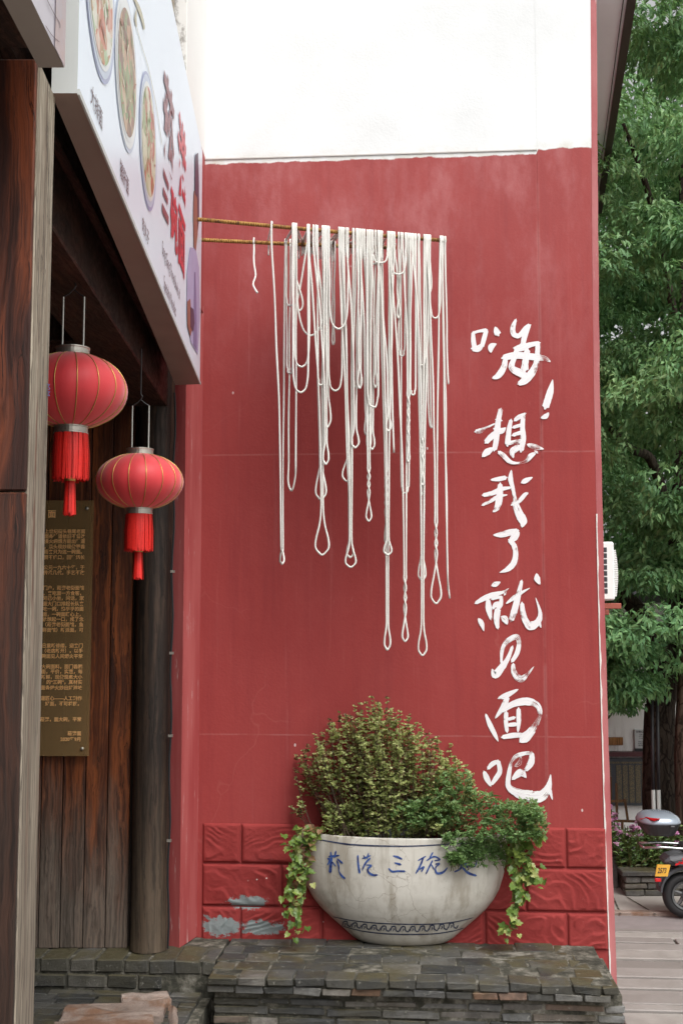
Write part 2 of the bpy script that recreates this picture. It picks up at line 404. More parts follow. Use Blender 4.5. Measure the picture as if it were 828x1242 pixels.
def m_silk():
    a = NT('red_lantern_silk'); 
    c = a.mix(a.noise(5, 4), (.80, .05, .065), (.88, .075, .085))
    a.fin(c, .5, .4); tl = a.n('BsdfTranslucent'); tl.inputs[0].default_value = (.85, .06, .06, 1); ms_ = a.n('MixShader'); ms_.inputs[0].default_value = .25; a.t.links.new(a.b.outputs[0], ms_.inputs[1]); a.t.links.new(tl.outputs[0], ms_.inputs[2]); a.t.links.new(ms_.outputs[0], a.out.inputs[0]); a.inp(a.b, 'Sheen Weight', .6); a.inp(a.b, 'Sheen Roughness', .5); a.inp(a.b, 'Sheen Tint', (1, .86, .84))
    a.bump(a.noise(140, 2), .1, .002); return a.m
M_SILK = m_silk()
M_GOLD = plain('gold_wire', (.62, .42, .13), .35, .2, 30, .8)
M_TIN = plain('dull_tin_cap', (.52, .49, .43), .38, .25, 12, .85)
M_FRINGE = plain('scarlet_fringe', (.92, .03, .022), .5, .3, 90)
M_WIRE = plain('pale_steel_rod', (.66, .66, .60), .4, .1, 20, .5)
M_BLACK = plain('black_rubber', (.018, .018, .019), .55)
M_BPLAS = plain('dark_grey_plastic', (.035, .035, .038), .4, .15, 9)
M_SIGNW = plain('white_sign_film', (.77, .86, .97), .28, .03, 3, spec=.5)
M_SIGNE = plain('grey_sign_side', (.56, .58, .57), .4, .08, 5)
M_SIGNB = plain('brown_sign_underside', (.30, .225, .19), .5, .2, 4)
M_LILAC = plain('pale_lilac_sign_film', (.50, .47, .53), .3, .08, 3)
M_RTXT = plain('red_sign_print', (.58, .035, .06), .35, .1, 6)
M_GTXT = plain('maroon_sign_print', (.25, .07, .09), .35, .15, 6)
M_CTXT = plain('dark_small_print', (.10, .045, .06), .4)
# ------------------------------------------------------------------ ground
XL, XR = wx(243, 700), wx(729, 900)                     # ends of the front wall
g = MB(); g.add([(-150, -60, -.02), (150, -60, -.02), (150, 260, -.02), (-150, 260, -.02)], [(0, 1, 2, 3)])
tag(obj('ground', g, M_GROUND), kind='structure')
Y_KERB0 = on_z(790, 1128, 0).y; Y_KERB1 = on_z(790, 1110, 0).y
g = MB(); g.add([(-30, Y_KERB0, -.008), (30, Y_KERB0, -.008), (30, Y_KERB1, -.008), (-30, Y_KERB1, -.008)], [(0, 1, 2, 3)])
tag(obj('road', g, M_ASPH), kind='structure')
# pavement of long worn slabs, each its own piece
pv = MB(); pv.box(XR+.1, 9, 3.2, Y_KERB0, -.012, -.006)
pav = tag(obj('pavement', pv, M_MORTAR), kind='structure')
y = 4.6; k = 0
r2 = random.Random(3)
while y < Y_KERB0-.05:
    wd = r2.uniform(.13, .25); wd = min(wd, Y_KERB0-y)
    x = 1.05 + r2.uniform(-.9, 0) if y < 6.2 else XR+.13
    while x < 5.0:
        L = r2.uniform(.7, 1.9); 
        b = MB(); h = r2.uniform(.006, .026); t = lambda: r2.uniform(-.006, .006)
        sk = .07*(x-2)                                     # courses run slightly skew to the wall
        b.hexa([(x+.012, y+.012+t(), -.03), (x+L-.012, y+.012+t(), -.03), (x+L-.012, y+wd-.01+t(), -.03), (x+.012, y+wd-.01+t(), -.03)],
               [(x+.012, y+.012+t(), h+t()*.5), (x+L-.012, y+.012+t(), h+t()*.5), (x+L-.012, y+wd-.01+t(), h+t()*.5), (x+.012, y+wd-.01+t(), h+t()*.5)])
        obj('paving_slab', b, M_SLAB, pav, bevel=.006)
        x += L
    y += wd
# far pavement: concrete with a kerb line
fp = MB(); fp.box(1.0, 30, Y_KERB1+.10, 40, -.05, .012)
fpo = tag(obj('far_pavement', fp, M_CONC), kind='structure')
for i in range(10):
    b = MB(); x = 1.0+i*1.3; b.box(x+.01, x+1.29, Y_KERB1, Y_KERB1+.09, -.05, .022)
    obj('kerb_stone', b, M_STONE, fpo, bevel=.01)
for (p, q) in (((760, 1088), (795, 1109)), ((742, 1086), (752, 1108))):
    a_, b_ = on_z(*p, .016), on_z(*q, .016); dv = (b_-a_).cross(UP).normalized()*.008
    c = MB(); c.add([a_-dv, b_-dv, b_+dv, a_+dv], [(0, 1, 2, 3)]); obj('joint', c, M_MORTAR, fpo)

# ------------------------------------------------------------------ the shop building
shop = thing('shop_building', 'shop corner with red painted front wall, white plaster above and brush lettering', 'building', (0, WY, 0))
fw = MB()
fw.add([(XL, WY, 0), (X_PIL, WY, 0), (X_PIL, WY, 9.5), (XL, WY, 9.5)], [(0, 1, 2, 3)])
fw.box(XL-.02, X_PIL-.01, WY+.001, WY+.25, 0, 9.5)
EDGE = [(wz(p, y_), wx(p, y_)) for p, y_ in ((716.5, -400), (715.4, 0), (717.3, 300), (719.5, 480), (724, 690), (728.5, 860), (732.5, 1000), (736.5, 1110), (741, 1240))][::-1]
def edgeX(z): return float(np.interp(z, [e_[0] for e_ in EDGE], [e_[1] for e_ in EDGE]))
ZS = [9.5*i/48 for i in range(49)]
for i in range(48):
    za, zb_ = ZS[i], ZS[i+1]; ea, eb = edgeX(za), edgeX(zb_)
    fw.hexa([(X_PIL, WY-.002, za), (ea, WY-.002, za), (ea, WY+.2, za), (X_PIL, WY+.2, za)], [(X_PIL, WY-.002, zb_), (eb, WY-.002, zb_), (eb, WY+.2, zb_), (X_PIL, WY+.2, zb_)])
front = obj('front_wall', fw, M_WALL, shop)
# thin drip joint where the white upper coat begins
b = MB(); b.box(XL, X_PIL, WY-.007, WY+.001, Z_RED+.004, Z_RED+.012); obj('drip_joint', b, plain('grey_joint', (.52, .50, .48), .8), front)
# side wall, turning away to the right
P0 = Vector((XR, WY+.02, 0)); far = W(3.1, 15, 0)
sd = (far-P0); sd.z = 0; sd.normalize(); sn = Vector((sd.y, -sd.x, 0))
b = MB(); b.hexa([P0+Vector((-.3, .1, 0)), P0+Vector((-.002, .1, 0)), P0+sd*6, P0+sd*6-sn*.4], [P0+Vector((-.3, .1, 9.5)), P0+Vector((-.002, .1, 9.5)), P0+sd*6+UP*9.5, P0+sd*6-sn*.4+UP*9.5])
obj('side_wall', b, M_PINK, shop)
b = MB(); n_ = 60
zs = [9.5*i/n_ for i in range(n_+1)]; rr = random.Random(5); 
xs = [edgeX(z_)+.042+rr.uniform(-.0015, .0015) for z_ in zs]; xi = [edgeX(z_)+.003 for z_ in zs]
for i in range(n_): b.hexa([(xi[i], WY+.012, zs[i]), (xs[i], WY+.012, zs[i]), (xs[i]+.004, WY+.1, zs[i]), (xi[i], WY+.1, zs[i])], [(xi[i+1], WY+.012, zs[i+1]), (xs[i+1], WY+.012, zs[i+1]), (xs[i+1]+.004, WY+.1, zs[i+1]), (xi[i+1], WY+.1, zs[i+1])])
obj('corner_strip', b, M_PINK, shop)
b = MB(); n_ = 90; zt = 3.2; wd = [max(.0006, .003+.009*mnoise.noise((0, 0, i*.35)) + (.012 if i < 8 else 0)) for i in range(n_+1)]
for i in range(n_):
    z0, z1 = zt*i/n_, zt*(i+1)/n_
    x0, x1 = edgeX(z0), edgeX(z1)
    b.hexa([(x0-.002, WY-.008, z0), (x0+.002+wd[i], WY-.008, z0), (x0+.002+wd[i], WY+.02, z0), (x0-.002, WY+.02, z0)], [(x1-.002, WY-.008, z1), (x1+.002+wd[i+1], WY-.008, z1), (x1+.002+wd[i+1], WY+.02, z1), (x1-.002, WY+.02, z1)])
obj('chipped_plaster_edge', b, plain('bare_white_plaster', (.72, .70, .66), .8, .15, 30, bump=.3), shop)
# eave over the side wall
b = MB(); pn = at_d(771, -4, 7.5); pf = on_z(730, 252, pn.z); e = (pf-pn).normalized(); en = Vector((e.y, -e.x, 0)).normalized()
a0, a1 = pn-e*.02, pf+e*.12
b.hexa([a0-en*.9, a0-en*.06, a1-en*.06, a1-en*.9], [a0-en*.9+UP*.05, a0-en*.06+UP*.05, a1-en*.06+UP*.05, a1-en*.9+UP*.05])
ev = obj('eave_soffit', b, plain('grey_soffit_board', (.82, .88, .93), .7, .05, 3), shop)
b = MB(); b.hexa([a0-en*.06-UP*.02, a0-UP*.02, a1-UP*.02, a1-en*.06-UP*.02], [a0-en*.06+UP*.2, a0+UP*.2, a1+UP*.2, a1-en*.06+UP*.2])
obj('fascia', b, plain('dark_brown_fascia', (.05, .035, .035), .5), ev)
b = MB(); b.tube([a0-en*.085-UP*.012, pn+e*2-en*.08-UP*.014, a1-en*.085-UP*.012], .0035, 5); obj('cable', b, M_BLACK, ev)

# splayed red pilaster at the left corner and its continuation above the sign
WL = Vector((XL, WY, 0))
q1, q2 = on_z(201.5, 1146, BENCH_Z), on_z(217.5, 1150, BENCH_Z); q3 = Vector((XL+.004, WY+.004, BENCH_Z)); q4 = q1+Vector((0, .3, 0))
b = MB(); tz = UP*(4.6-BENCH_Z); b.hexa([q1, q2, q3, q4], [q1+tz, q2+tz, q3+tz, q4+tz]); obj('pilaster', b, M_PIL, shop)
up1 = at_d(226, 118, 6.62); up0 = at_d(205, 100, 6.62)
def upil(z0, z1, mat, name):
    b = MB(); p = [Vector((up0.x, up0.y, z0)), Vector((up1.x, up1.y, z0)), Vector((XL+.001, WY+.003, z0)), Vector((XL-.3, WY+.003, z0))]
    b.hexa(p, [v+UP*(z1-z0) for v in p]); return obj(name, b, mat, shop)
b = MB(); p = [Vector((up0.x, up0.y-.004, 4.5)), Vector((up1.x-.004, up1.y-.004, 4.5)), Vector((up1.x-.004, up1.y+.05, 4.5)), Vector((up0.x, up0.y+.05, 4.5))]
b.hexa(p, [v+UP*5. for v in p]); obj('stained_pilaster_face', b, M_STAIN, shop)
upil(4.55, Z_RED+.02, M_PIL, 'upper_pilaster'); upil(Z_RED+.022, 9.5, plain('white_plaster', WHITE, .8, .05, 4, bump=.15), 'upper_pilaster')
# upper storey wall behind the sign boards
SG_T = lambda d: -.98-(d-3.98)*.034
b = MB()
b.hexa([W(SG_T(1), 1, 4.7), W(SG_T(6.6), 6.6, 4.7), W(SG_T(6.6)-.3, 6.6, 4.7), W(SG_T(1)-.3, 1, 4.7)], [W(SG_T(1), 1, 9.5), W(SG_T(6.6), 6.6, 9.5), W(SG_T(6.6)-.3, 6.6, 9.5), W(SG_T(1)-.3, 1, 9.5)])
obj('upper_storey_wall', b, plain('old_plaster', (.55, .53, .49), .85, .25, 3, bump=.3), shop)
for (pa, pb, dd) in ((189, 195, 6.3), (199, 206, 6.45)):
    p0, p1 = at_d(pa, 20, dd), at_d(pb, 20, dd); b = MB()
    b.hexa([Vector((p0.x, p0.y, 4.3)), Vector((p1.x, p1.y, 4.3)), Vector((p1.x, p1.y+.12, 4.3)), Vector((p0.x, p0.y+.12, 4.3))], [Vector((p0.x, p0.y, 9.5)), Vector((p1.x, p1.y, 9.5)), Vector((p1.x, p1.y+.12, 9.5)), Vector((p0.x, p0.y+.12, 9.5))])
    obj('timber_stud', b, M_POSTS, shop)

# embossed blocks along the foot of the wall
def ridge(x, z, s):
    q = mnoise.noise((x*4+s, z*5, s*1.7))*.10 + mnoise.noise((x*11, z*13+s, s))*.02
    sg = 1 if int(s*7) % 2 else -1
    a = (x*.45*sg + z*1.0 + q*1.7)*15
    p = a-math.floor(a); saw = (p/.82)**1.6 if p < .82 else (1-p)/.18        # overlapping split-stone scallops
    am = min(1, max(.12, .5+1.2*mnoise.noise((x*7, z*9, s+4))))
    f = max(0, 1-abs(mnoise.noise((x*16+s, z*20, 2.2)))*5)
    return saw*am + f*.15
RZ = [on_y(300, p, WY).z for p in (998, 1047, 1099, 1138)]
def block(px0, px1, row, seed):
    x0, x1 = wx(px0, 1070)+.004, wx(px1, 1070)-.004; z1, z0 = RZ[row]-.004, RZ[row+1]+.004
    if row == 2: z0 -= .03
    nx, nz = max(10, int((x1-x0)/.0055)), max(8, int((z1-z0)/.0055)); b = MB(); vs = []
    for j in range(nz+1):
        for i in range(nx+1):
            x, z = x0+(x1-x0)*i/nx, z0+(z1-z0)*j/nz
            e = min(x-x0, x1-x, z-z0, z1-z); h = .014*min(1, e/.011)
            h += (.0095*ridge(x, z, seed) + .006*mnoise.noise((x*5, z*5, seed)))*min(1, max(0, e-.012)/.012)
            vs.append((x, WY-.004-h, z))
    fs = [(j*(nx+1)+i, j*(nx+1)+i+1, (j+1)*(nx+1)+i+1, (j+1)*(nx+1)+i) for j in range(nz) for i in range(nx)]
    b.add(vs, fs)
    b.box(x0, x1, WY-.0035, WY-.001, z0, z1)
    peel = row >= 1 and px0 < 330
    o = obj('embossed_block', b, M_BLOCKP if peel else M_BLOCK, front, smooth=True)
xe = 736
for row in range(3):
    js = [245, 341, 440, 538, 637, xe] if row == 1 else [245, 292, 390, 488, 587, 686, xe]
    for i in range(len(js)-1): block(js[i], js[i+1], row, row*10+i+1.3)

# brush lettering on the wall: traced strokes, (x, y, width) in crop pixels
C1 = (560, 380, 6.369); C2 = (560, 490, 6.369); C3 = (560, 630, 6.369); C4 = (560, 760, 5.646)
CH = [
 (C1, [[(85,145,24),(88,215,34),(100,285,36)],[(82,152,22),(130,138,20),(190,130,30)],[(188,130,30),(168,200,34),(152,260,30)],[(78,272,34),(125,272,46),(160,235,22)],
   [(255,106,12),(266,135,46),(278,164,44)],[(265,236,8),(225,258,46),(222,302,14)],
   [(415,48,20),(392,110,36),(398,160,38),(440,172,34),(490,115,32),(524,92,30)],[(510,98,36),(482,180,38),(465,245,36),(425,275,46)],
   [(400,268,22),(450,272,40),(520,245,38),(598,228,26)],[(585,228,32),(580,320,36),(568,400,42),(530,470,54),(478,522,54),(432,546,26)],
   [(314,345,40),(420,324,50),(560,338,48),(640,350,36),(682,374,8)],[(335,355,34),(318,425,44),(278,482,42),(236,500,16)],
   [(425,285,40),(400,350,36),(384,420,46),(450,462,54),(500,490,44)],[(505,280,42),(492,350,44),(482,440,54)],
   [(699,512,6),(684,590,44),(664,660,50),(642,728,50)],[(668,768,10),(645,795,36),(610,808,14)]]),
 (C2, [[(300,38,36),(285,100,36),(270,200,44),(262,290,38),(248,356,34)],[(104,214,30),(150,205,36),(200,178,16),(252,152,10)],[(262,120,24),(306,128,20)],[(250,192,36),(300,208,46),(338,182,8)],
   [(268,215,34),(222,255,44),(182,298,34)],[(378,122,26),(362,200,34),(350,318,40)],[(405,128,24),(440,100,32),(492,72,14)],[(472,82,32),(466,180,34),(472,270,40),(454,365,36)],
   [(390,182,24),(460,160,24)],[(388,242,26),(460,218,28)],[(345,305,30),(470,284,30)],[(445,325,40),(388,368,46),(396,416,10)],
   [(158,404,24),(198,368,48),(240,342,18)],[(282,368,24),(320,400,36),(370,446,30),(430,456,16),(490,442,26),(530,400,38),(566,378,16)],[(505,312,20),(560,332,42),(628,348,10)],[(560,360,20),(582,378,16)]]),
 (C2, [[(224,586,14),(280,580,32),(340,568,30)],[(160,704,26),(230,690,34),(300,658,30),(376,646,18)],[(294,616,32),(290,700,48),(276,790,46),(240,832,16)],[(154,782,16),(210,755,26),(280,715,26),(348,702,8)],
   [(380,512,12),(374,580,36),(392,650,26),(405,720,26),(416,780,44),(442,850,56),(470,905,60),(462,950,16)],[(385,778,32),(440,750,30),(485,700,28),(510,688,10)],[(460,608,22),(495,590,36),(542,566,10)]]),
 (C3, [[(242,120,10),(300,118,40),(370,100,44),(430,88,34)],[(428,88,36),(405,135,54),(366,170,26)],[(362,160,28),(400,200,36),(413,270,36),(396,340,42),(350,385,36),(290,410,6)]]),
 (C3, [[(230,512,18),(260,500,38),(294,484,10)],[(102,648,22),(170,610,36),(240,582,36),(320,560,20),(360,532,5)],[(325,585,12),(340,560,16)],[(200,615,26),(206,690,44),(224,778,12)],[(228,615,22),(270,602,24),(310,600,20)],[(302,605,26),(298,660,30),(270,690,34)],
   [(238,690,20),(258,655,30),(290,650,30)],[(276,690,44),(266,770,42),(276,842,22)],[(126,766,16),(150,802,36),(168,862,6)],[(302,752,16),(330,770,48),(348,810,12)],
   [(340,650,10),(400,605,32),(460,565,22),(522,530,5)],[(460,472,22),(440,560,34),(410,680,46),(378,784,36)],[(462,645,28),(474,740,40),(500,800,46),(530,824,60),(585,790,46),(602,720,26),(568,605,5)],[(592,780,26),(608,834,12)],[(575,420,16),(580,460,42),(600,500,12)]]),
 (C4, [[(268,250,14),(275,160,24),(310,100,32),(370,70,34),(389,110,28),(376,180,30),(340,240,22)],[(345,135,18),(312,220,28),(270,280,44),(225,332,46),(206,290,8)],[(350,255,22),(355,310,36),(400,358,44),(450,322,20),(490,274,5)]]),
 (C4, [[(246,492,12),(300,472,36),(382,430,12)],[(312,480,28),(282,550,36),(228,626,12)],[(162,600,14),(190,670,30),(225,740,26),(247,786,5)],[(270,580,26),(350,530,40),(440,512,50),(510,535,40),(532,590,34),(515,650,34),(470,720,50),(425,765,62),(396,790,16)],
   [(302,585,26),(300,650,28),(308,722,22)],[(386,560,26),(388,640,30),(382,722,12)],[(312,636,20),(362,622,22)],[(312,674,24),(376,668,26)],[(274,758,26),(350,745,34),(418,744,28)]]),
 (C4, [[(150,992,20),(170,1040,36),(196,1092,12)],[(176,974,20),(210,938,32),(250,922,20)],[(246,918,26),(258,990,30),(230,1040,30),(200,1082,20)],[(330,945,14),(345,915,20),(375,885,28),(430,868,24),(480,866,20)],[(476,862,28),(472,930,42),(432,985,28)],
   [(402,892,10),(392,935,36),(362,955,16)],[(438,1034,10),(400,1000,50),(344,1046,18)],[(338,920,18),(322,1000,28),(316,1090,34),(370,1135,52),(450,1160,74),(540,1160,72),(590,1100,42),(606,1012,5)],[(598,1110,26),(618,1185,8)]]),
]
NAMES = ['opening character with its exclamation mark', None, None, None, None, None, None, None]
def ribbon(mb, pts, surf, off):
    """painted stroke: centre line with widths in photo pixels laid on a surface function"""
    P = catmull(pts, 7); n = len(P); 
    if mb.uv is None: mb.uv = []
    base = len(mb.v); L = 0; K = 5
    for i in range(n):
        a, c = P[max(i-1, 0)], P[min(i+1, n-1)]; t = (c-a)[:2]; t = t/(np.linalg.norm(t)+1e-9); nn = np.array([-t[1], t[0]])
        w_ = max(P[i][2], .1)*.54
        w_ *= 1 + .10*mnoise.noise((P[i][0]*.35, P[i][1]*.35, 1.))
        if i in (0, n-1): w_ *= .45
        if i: L += np.linalg.norm((P[i]-P[i-1])[:2])
        for k in range(K):
            u = k/(K-1); q = P[i][:2] + nn*w_*(2*u-1)
            if i in (0, n-1): q = q + t*(1 if i else -1)*(.35*max(P[i][2], .1))*(1-(2*u-1)**2)
            mb.v.append(tuple(surf(q[0], q[1], off))); mb.uv.append((u, L*.02))
    for i in range(n-1):
        for k in range(K-1): mb.f.append((base+i*K+k, base+i*K+k+1, base+(i+1)*K+k+1, base+(i+1)*K+k)); mb.m.append(0)
for ci, (cr, strokes) in enumerate(CH):
    mb = MB()
    for si, st in enumerate(strokes):
        ribbon(mb, [(cr[0]+x/cr[2], cr[1]+y/cr[2], w_/cr[2]) for x, y, w_ in st], lambda x, y, o: on_y(x, y, WY-.0035-o), si*.00022)
    o = obj('painted_character', mb, M_BRUSH, front)

# ------------------------------------------------------------------ timber porch on the left
porch = thing('timber_porch', 'open timber shop porch with dark plank wall, round column and weathered square post', 'porch', tuple(W(-1.2, 5, 0)))
PZ = on_z(100, 1150, BENCH_Z)                           # foot of the plank wall
DW = PZ.dot(FW)
c1, c2 = at_d(45, 85, 2.81), at_d(68, 85, 3.03); r1, r2_ = c1.dot(RT), c2.dot(RT)
ztop = 3.96; zs_ = at_d(20, 596, 2.81).z
def post(z0, z1, j):
    b = MB(); b.hexa([W(r1-.3, 2.81+j, z0), W(r1-.002, 2.81+j, z0), W(r1-.002, 2.87, z0), W(r1-.3, 2.87, z0)], [W(r1-.3, 2.81+j, z1), W(r1-.002, 2.81+j, z1), W(r1-.002, 2.87, z1), W(r1-.3, 2.87, z1)])
    return obj('post_face_board', b, M_POSTF, po, bevel=.004)
b = MB(); b.hexa([W(r1-.28, 2.875, 0), W(r1+.002, 2.822, 0), W(r2_, 3.03, 0), W(r1-.28, 3.03, 0)], [W(r1-.28, 2.875, ztop), W(r1+.002, 2.822, ztop), W(r2_, 3.03, ztop), W(r1-.28, 3.03, ztop)])
po = obj('square_post', b, M_POSTS, porch, bevel=.003)
post(0, zs_-.002, 0); post(zs_+.002, ztop, .003)
b = MB(); 
for zz in (1.2, 2.35): b.rbox(r1-.001, r1+.0025, 2.86, 2.9, zz, zz+.05)
mbk = MB(); sP = W(r1+.002, 2.822, 0); sQ = W(r2_, 3.03, 0); sNn = (sQ-sP).normalized().cross(UP).normalized()
for st in ([(55, 466, .7), (58.5, 466.5, .9), (57, 469, .8), (59, 471.5, .9), (55.5, 473, .6)], [(55.5, 474.5, .6), (59, 475, .9), (57, 477, .8), (58.5, 480, .8), (55, 479, .5)]):
    ribbon(mbk, st, lambda x, y, o: on_plane(x, y, sP, sNn)+sNn*.004, 0)
obj('pen_scribble', mbk, M_INK, po)
# lintel along the shop front
LT = lambda d: SG_T(d)
def lintel(z0, z1, off, wdt, name, d0=2.9, d1=7.15, m=M_BEAM):
    b = MB(); b.hexa([W(LT(d0)+off-wdt, d0, z0), W(LT(d0)+off, d0, z0), W(LT(d1)+off, d1, z0), W(LT(d1)+off-wdt, d1, z0)], [W(LT(d0)+off-wdt, d0, z1), W(LT(d0)+off, d0, z1), W(LT(d1)+off, d1, z1), W(LT(d1)+off-wdt, d1, z1)])
    return obj(name, b, m, porch, bevel=.006)
lintel(3.86, 4.12, 0, .25, 'lintel'); lintel(4.123, 4.42, .03, .3, 'lintel'); lintel(4.423, 4.75, .09, .4, 'cornice_board')
# ceiling boards, and unseen walls added to keep the porch dark
for i in range(12):
    b = MB(); r0 = -1.3-i*.16; b.rbox(r0-.155, r0, 2.6, 7.2, 4.3, 4.33); obj('ceiling_board', b, M_BEAM, porch)
b = MB(); b.rbox(-3.2, -3.12, 2.5, 7.2, 0, 4.3); b.rbox(-3.2, -1.1, 2.42, 2.5, 0, 4.75); obj('added_dark_wall', b, M_DARK, porch)
for dd in (3.9, 5.2, 6.4):
    b = MB(); b.rbox(-3.1, -1.32, dd, dd+.12, 4.1, 4.29); obj('rafter', b, M_BEAM, porch, bevel=.006)
edges = [154.5, 127, 100, 72, 46]; er = [on_z(e_, 1150, BENCH_Z).dot(RT) for e_ in edges]
while er[-1] > -3.05: er.append(er[-1]-.143)
for i in range(len(er)-1):
    b = MB(); j = rnd.uniform(-.004, .004); b.rbox(er[i+1]+.0025, er[i]-.0025, DW+j, DW+.04, BENCH_Z, 4.29); obj('plank', b, M_PLANK, porch, bevel=.004)
b = MB(); b.rbox(-3.1, er[0]+.2, DW+.045, DW+.09, BENCH_Z, 4.29); obj('backing_board', b, M_DARK, porch)
cc = on_z(181, 1151, BENCH_Z); cR = .112
b = MB(); prof = []
n_ = 26
vs = []
for i in range(n_+1):
    z = BENCH_Z+.004+(4.1-BENCH_Z)*i/n_; prof.append((cR*(1+.03*mnoise.noise((0, 3, z*1.5))) * (1.03 if i == 0 else 1), z))
b.lathe(prof, (cc.x, cc.y, 0), 24); b.add([(cc.x, cc.y, BENCH_Z+.004)], [])
obj('round_column', b, M_COLUMN, porch, smooth=True)
b = MB(); cx_ = on_z(203.5, 1146, BENCH_Z)+ray(203.5, 1146)*-.17; pts = [cx_+UP*(-.02+i*.125)+Vector((.006*math.sin(i*1.3), 0, 0)) for i in range(28)]
b.tube(pts, .007, 6); cd = obj('conduit_cable', b, M_BLACK, porch)
for i in (5, 10, 14, 18): b = MB(); b.rbox(*((cx_.dot(RT)-.012, cx_.dot(RT)+.014, cx_.dot(FW)-.012, cx_.dot(FW)+.01, pts[i].z, pts[i].z+.015)), 0); obj('cable_clip', b, M_TIN, cd)

# ------------------------------------------------------------------ brick bench, threshold and paving
def brick(mb_name, parent, P, ux, uy, uz, jit=.004, mat=None, bev=.005, r=rnd):
    """a brick from corner P with edge vectors ux, uy, uz"""
    t = lambda: Vector((r.uniform(-jit, jit), r.uniform(-jit, jit), r.uniform(-jit, jit)))
    b = MB(); q = [P, P+ux, P+ux+uy, P+uy]; b.hexa([v+t() for v in q], [v+uz+t() for v in q])
    return obj(mb_name, b, mat or M_BRICK, parent, bevel=bev)
bl = on_z(247, 1191, BENCH_Z); br = on_z(748, 1191, BENCH_Z); BY = (bl.y+br.y)/2
BX0, BX1 = bl.x, br.x
bench = thing('brick_bench', 'low mossy grey brick bench along the foot of the red wall', 'bench', ((BX0+BX1)/2, (BY+WY)/2, 0))
b = MB(); b.box(BX0+.02, BX1-.03, BY+.03, WY-.002, BENCH_Z-.075, BENCH_Z-.005); b.box(BX0+.03, XR-.02, BY+.10, WY-.003, 0, BENCH_Z-.08)
core = obj('mortar_core', b, M_MORTAR, bench)
nr = 5; dy = (WY-.012-BY)/nr
for k in range(nr):
    x = BX0 + (0 if k == 0 else rnd.uniform(-.1, 0)); wbase = .158 if k == 0 else .215
    yend = BX1-(.0 if k == 0 else .003)
    while x < yend-.03:
        L = wbase*rnd.uniform(.9, 1.12); x1 = min(x+L, yend); x0 = max(x, BX0)
        if yend-x1 < .05: x1 = yend
        # the short end follows the wall's line
        xe_ = x1 - (.055*k if x1 == yend else 0)
        if xe_-x0 > .03:
            z = BENCH_Z-.045+rnd.uniform(-.005, .004)
            brick('bench_brick', bench, Vector((x0+.004, BY+k*dy+.004, z)), Vector((xe_-x0-.008, 0, 0)), Vector((0, dy-.008, 0)), UP*.045, .007, M_BRICKT, .005)
        x = x1
def course(z0, h, yf, x0, x1, L0, L1, depth=.12, name='bench_brick', par=None, gap=.006):
    x = x0
    while x < x1-.02:
        L = rnd.uniform(L0, L1); xx = min(x+L, x1)
        if x1-xx < .05: xx = x1
        brick(name, par or bench, Vector((x+gap*.5, yf+rnd.uniform(-.008, .01), z0)), Vector((xx-x-gap, 0, 0)), Vector((0, depth, 0)), UP*(h-gap*.8), .006)
        x = xx
course(BENCH_Z-.092, .046, BY+.016, BX0+.0, BX1-.05, .14, .18)
zc = BENCH_Z-.128
ti = 0
while zc > -.02:
    h = rnd.uniform(.042, .052); course(zc-h, h, BY+.085+rnd.uniform(-.006, .006), BX0+.02, XR-.005, .16, .36, gap=.011); zc -= h+.006; ti += 1
b = MB(); b.tube([(XR+.02, BY+.13, 0), (XR+.03, BY+.12, .12), (XR+.015, BY+.13, .25)], .02, 8); obj('drain_pipe', b, plain('grey_pvc_pipe', (.28, .32, .38), .5, .2), bench, smooth=True)

TZ = BENCH_Z; ty0 = on_z(150, 1164, TZ).y
tl = on_z(20, 1164, TZ).x; tr = BX0-.005
step = thing('threshold_step', 'grey brick threshold step under the plank wall, mossy at its right end', 'step', ((tl+tr)/2, ty0+.2, 0))
b = MB(); b.box(tl-1.2, tr-.004, ty0+.012, WY+.35, 0, TZ-.006); obj('mortar_core', b, M_MORTAR, step)
M_BRICKL = m_brick()
def thr(z0, h, L0, L1, xs, xe__, deep):
    x = xs
    while x < xe__-.02:
        L = rnd.uniform(L0, L1); xx = min(x+L, xe__)
        if xe__-xx < .06: xx = xe__
        brick('step_brick', step, Vector((x+.006, ty0, z0)), Vector((xx-x-.012, 0, 0)), Vector((0, deep, 0)), UP*h, .005, M_BRICKT, .007); x = xx
thr(TZ-.078, .078, .15, .18, tl-1.2, tr, .30)
thr(TZ-.165, .075, .15, .30, tl-1.2, on_z(190, 1175, TZ).x, .12)
# lower paving of thin edge-set bricks and rough stone blocks
LZ = TZ-.175
ly1 = ty0-.005
lowp = thing('lower_brick_paving', 'lower strip of worn grey paving bricks beside rough stone blocks', 'paving', (tl+.2, ly1-.6, 0))
b = MB(); b.box(tl-1.2, on_z(120, 1230, LZ).x+.55, ly1-2.2, ly1, 0, LZ-.03); obj('mortar_core', b, M_MORTAR, lowp)
yy = ly1
while yy > ly1-1.9:
    hgt = rnd.uniform(.075, .1); x = tl-1.0+rnd.uniform(-.1, .1); xr_ = on_z(120, 1230, LZ).x+.5
    while x < xr_-.05:
        L = rnd.uniform(.2, .26); xx = min(x+L, xr_)
        brick('paving_brick', lowp, Vector((x+.004, yy-hgt+.004, LZ-.05+rnd.uniform(-.006, .006))), Vector((xx-x-.008, 0, 0)), Vector((0, hgt-.008, 0)), UP*.05, .004, M_BRICKT); x = xx
    yy -= hgt
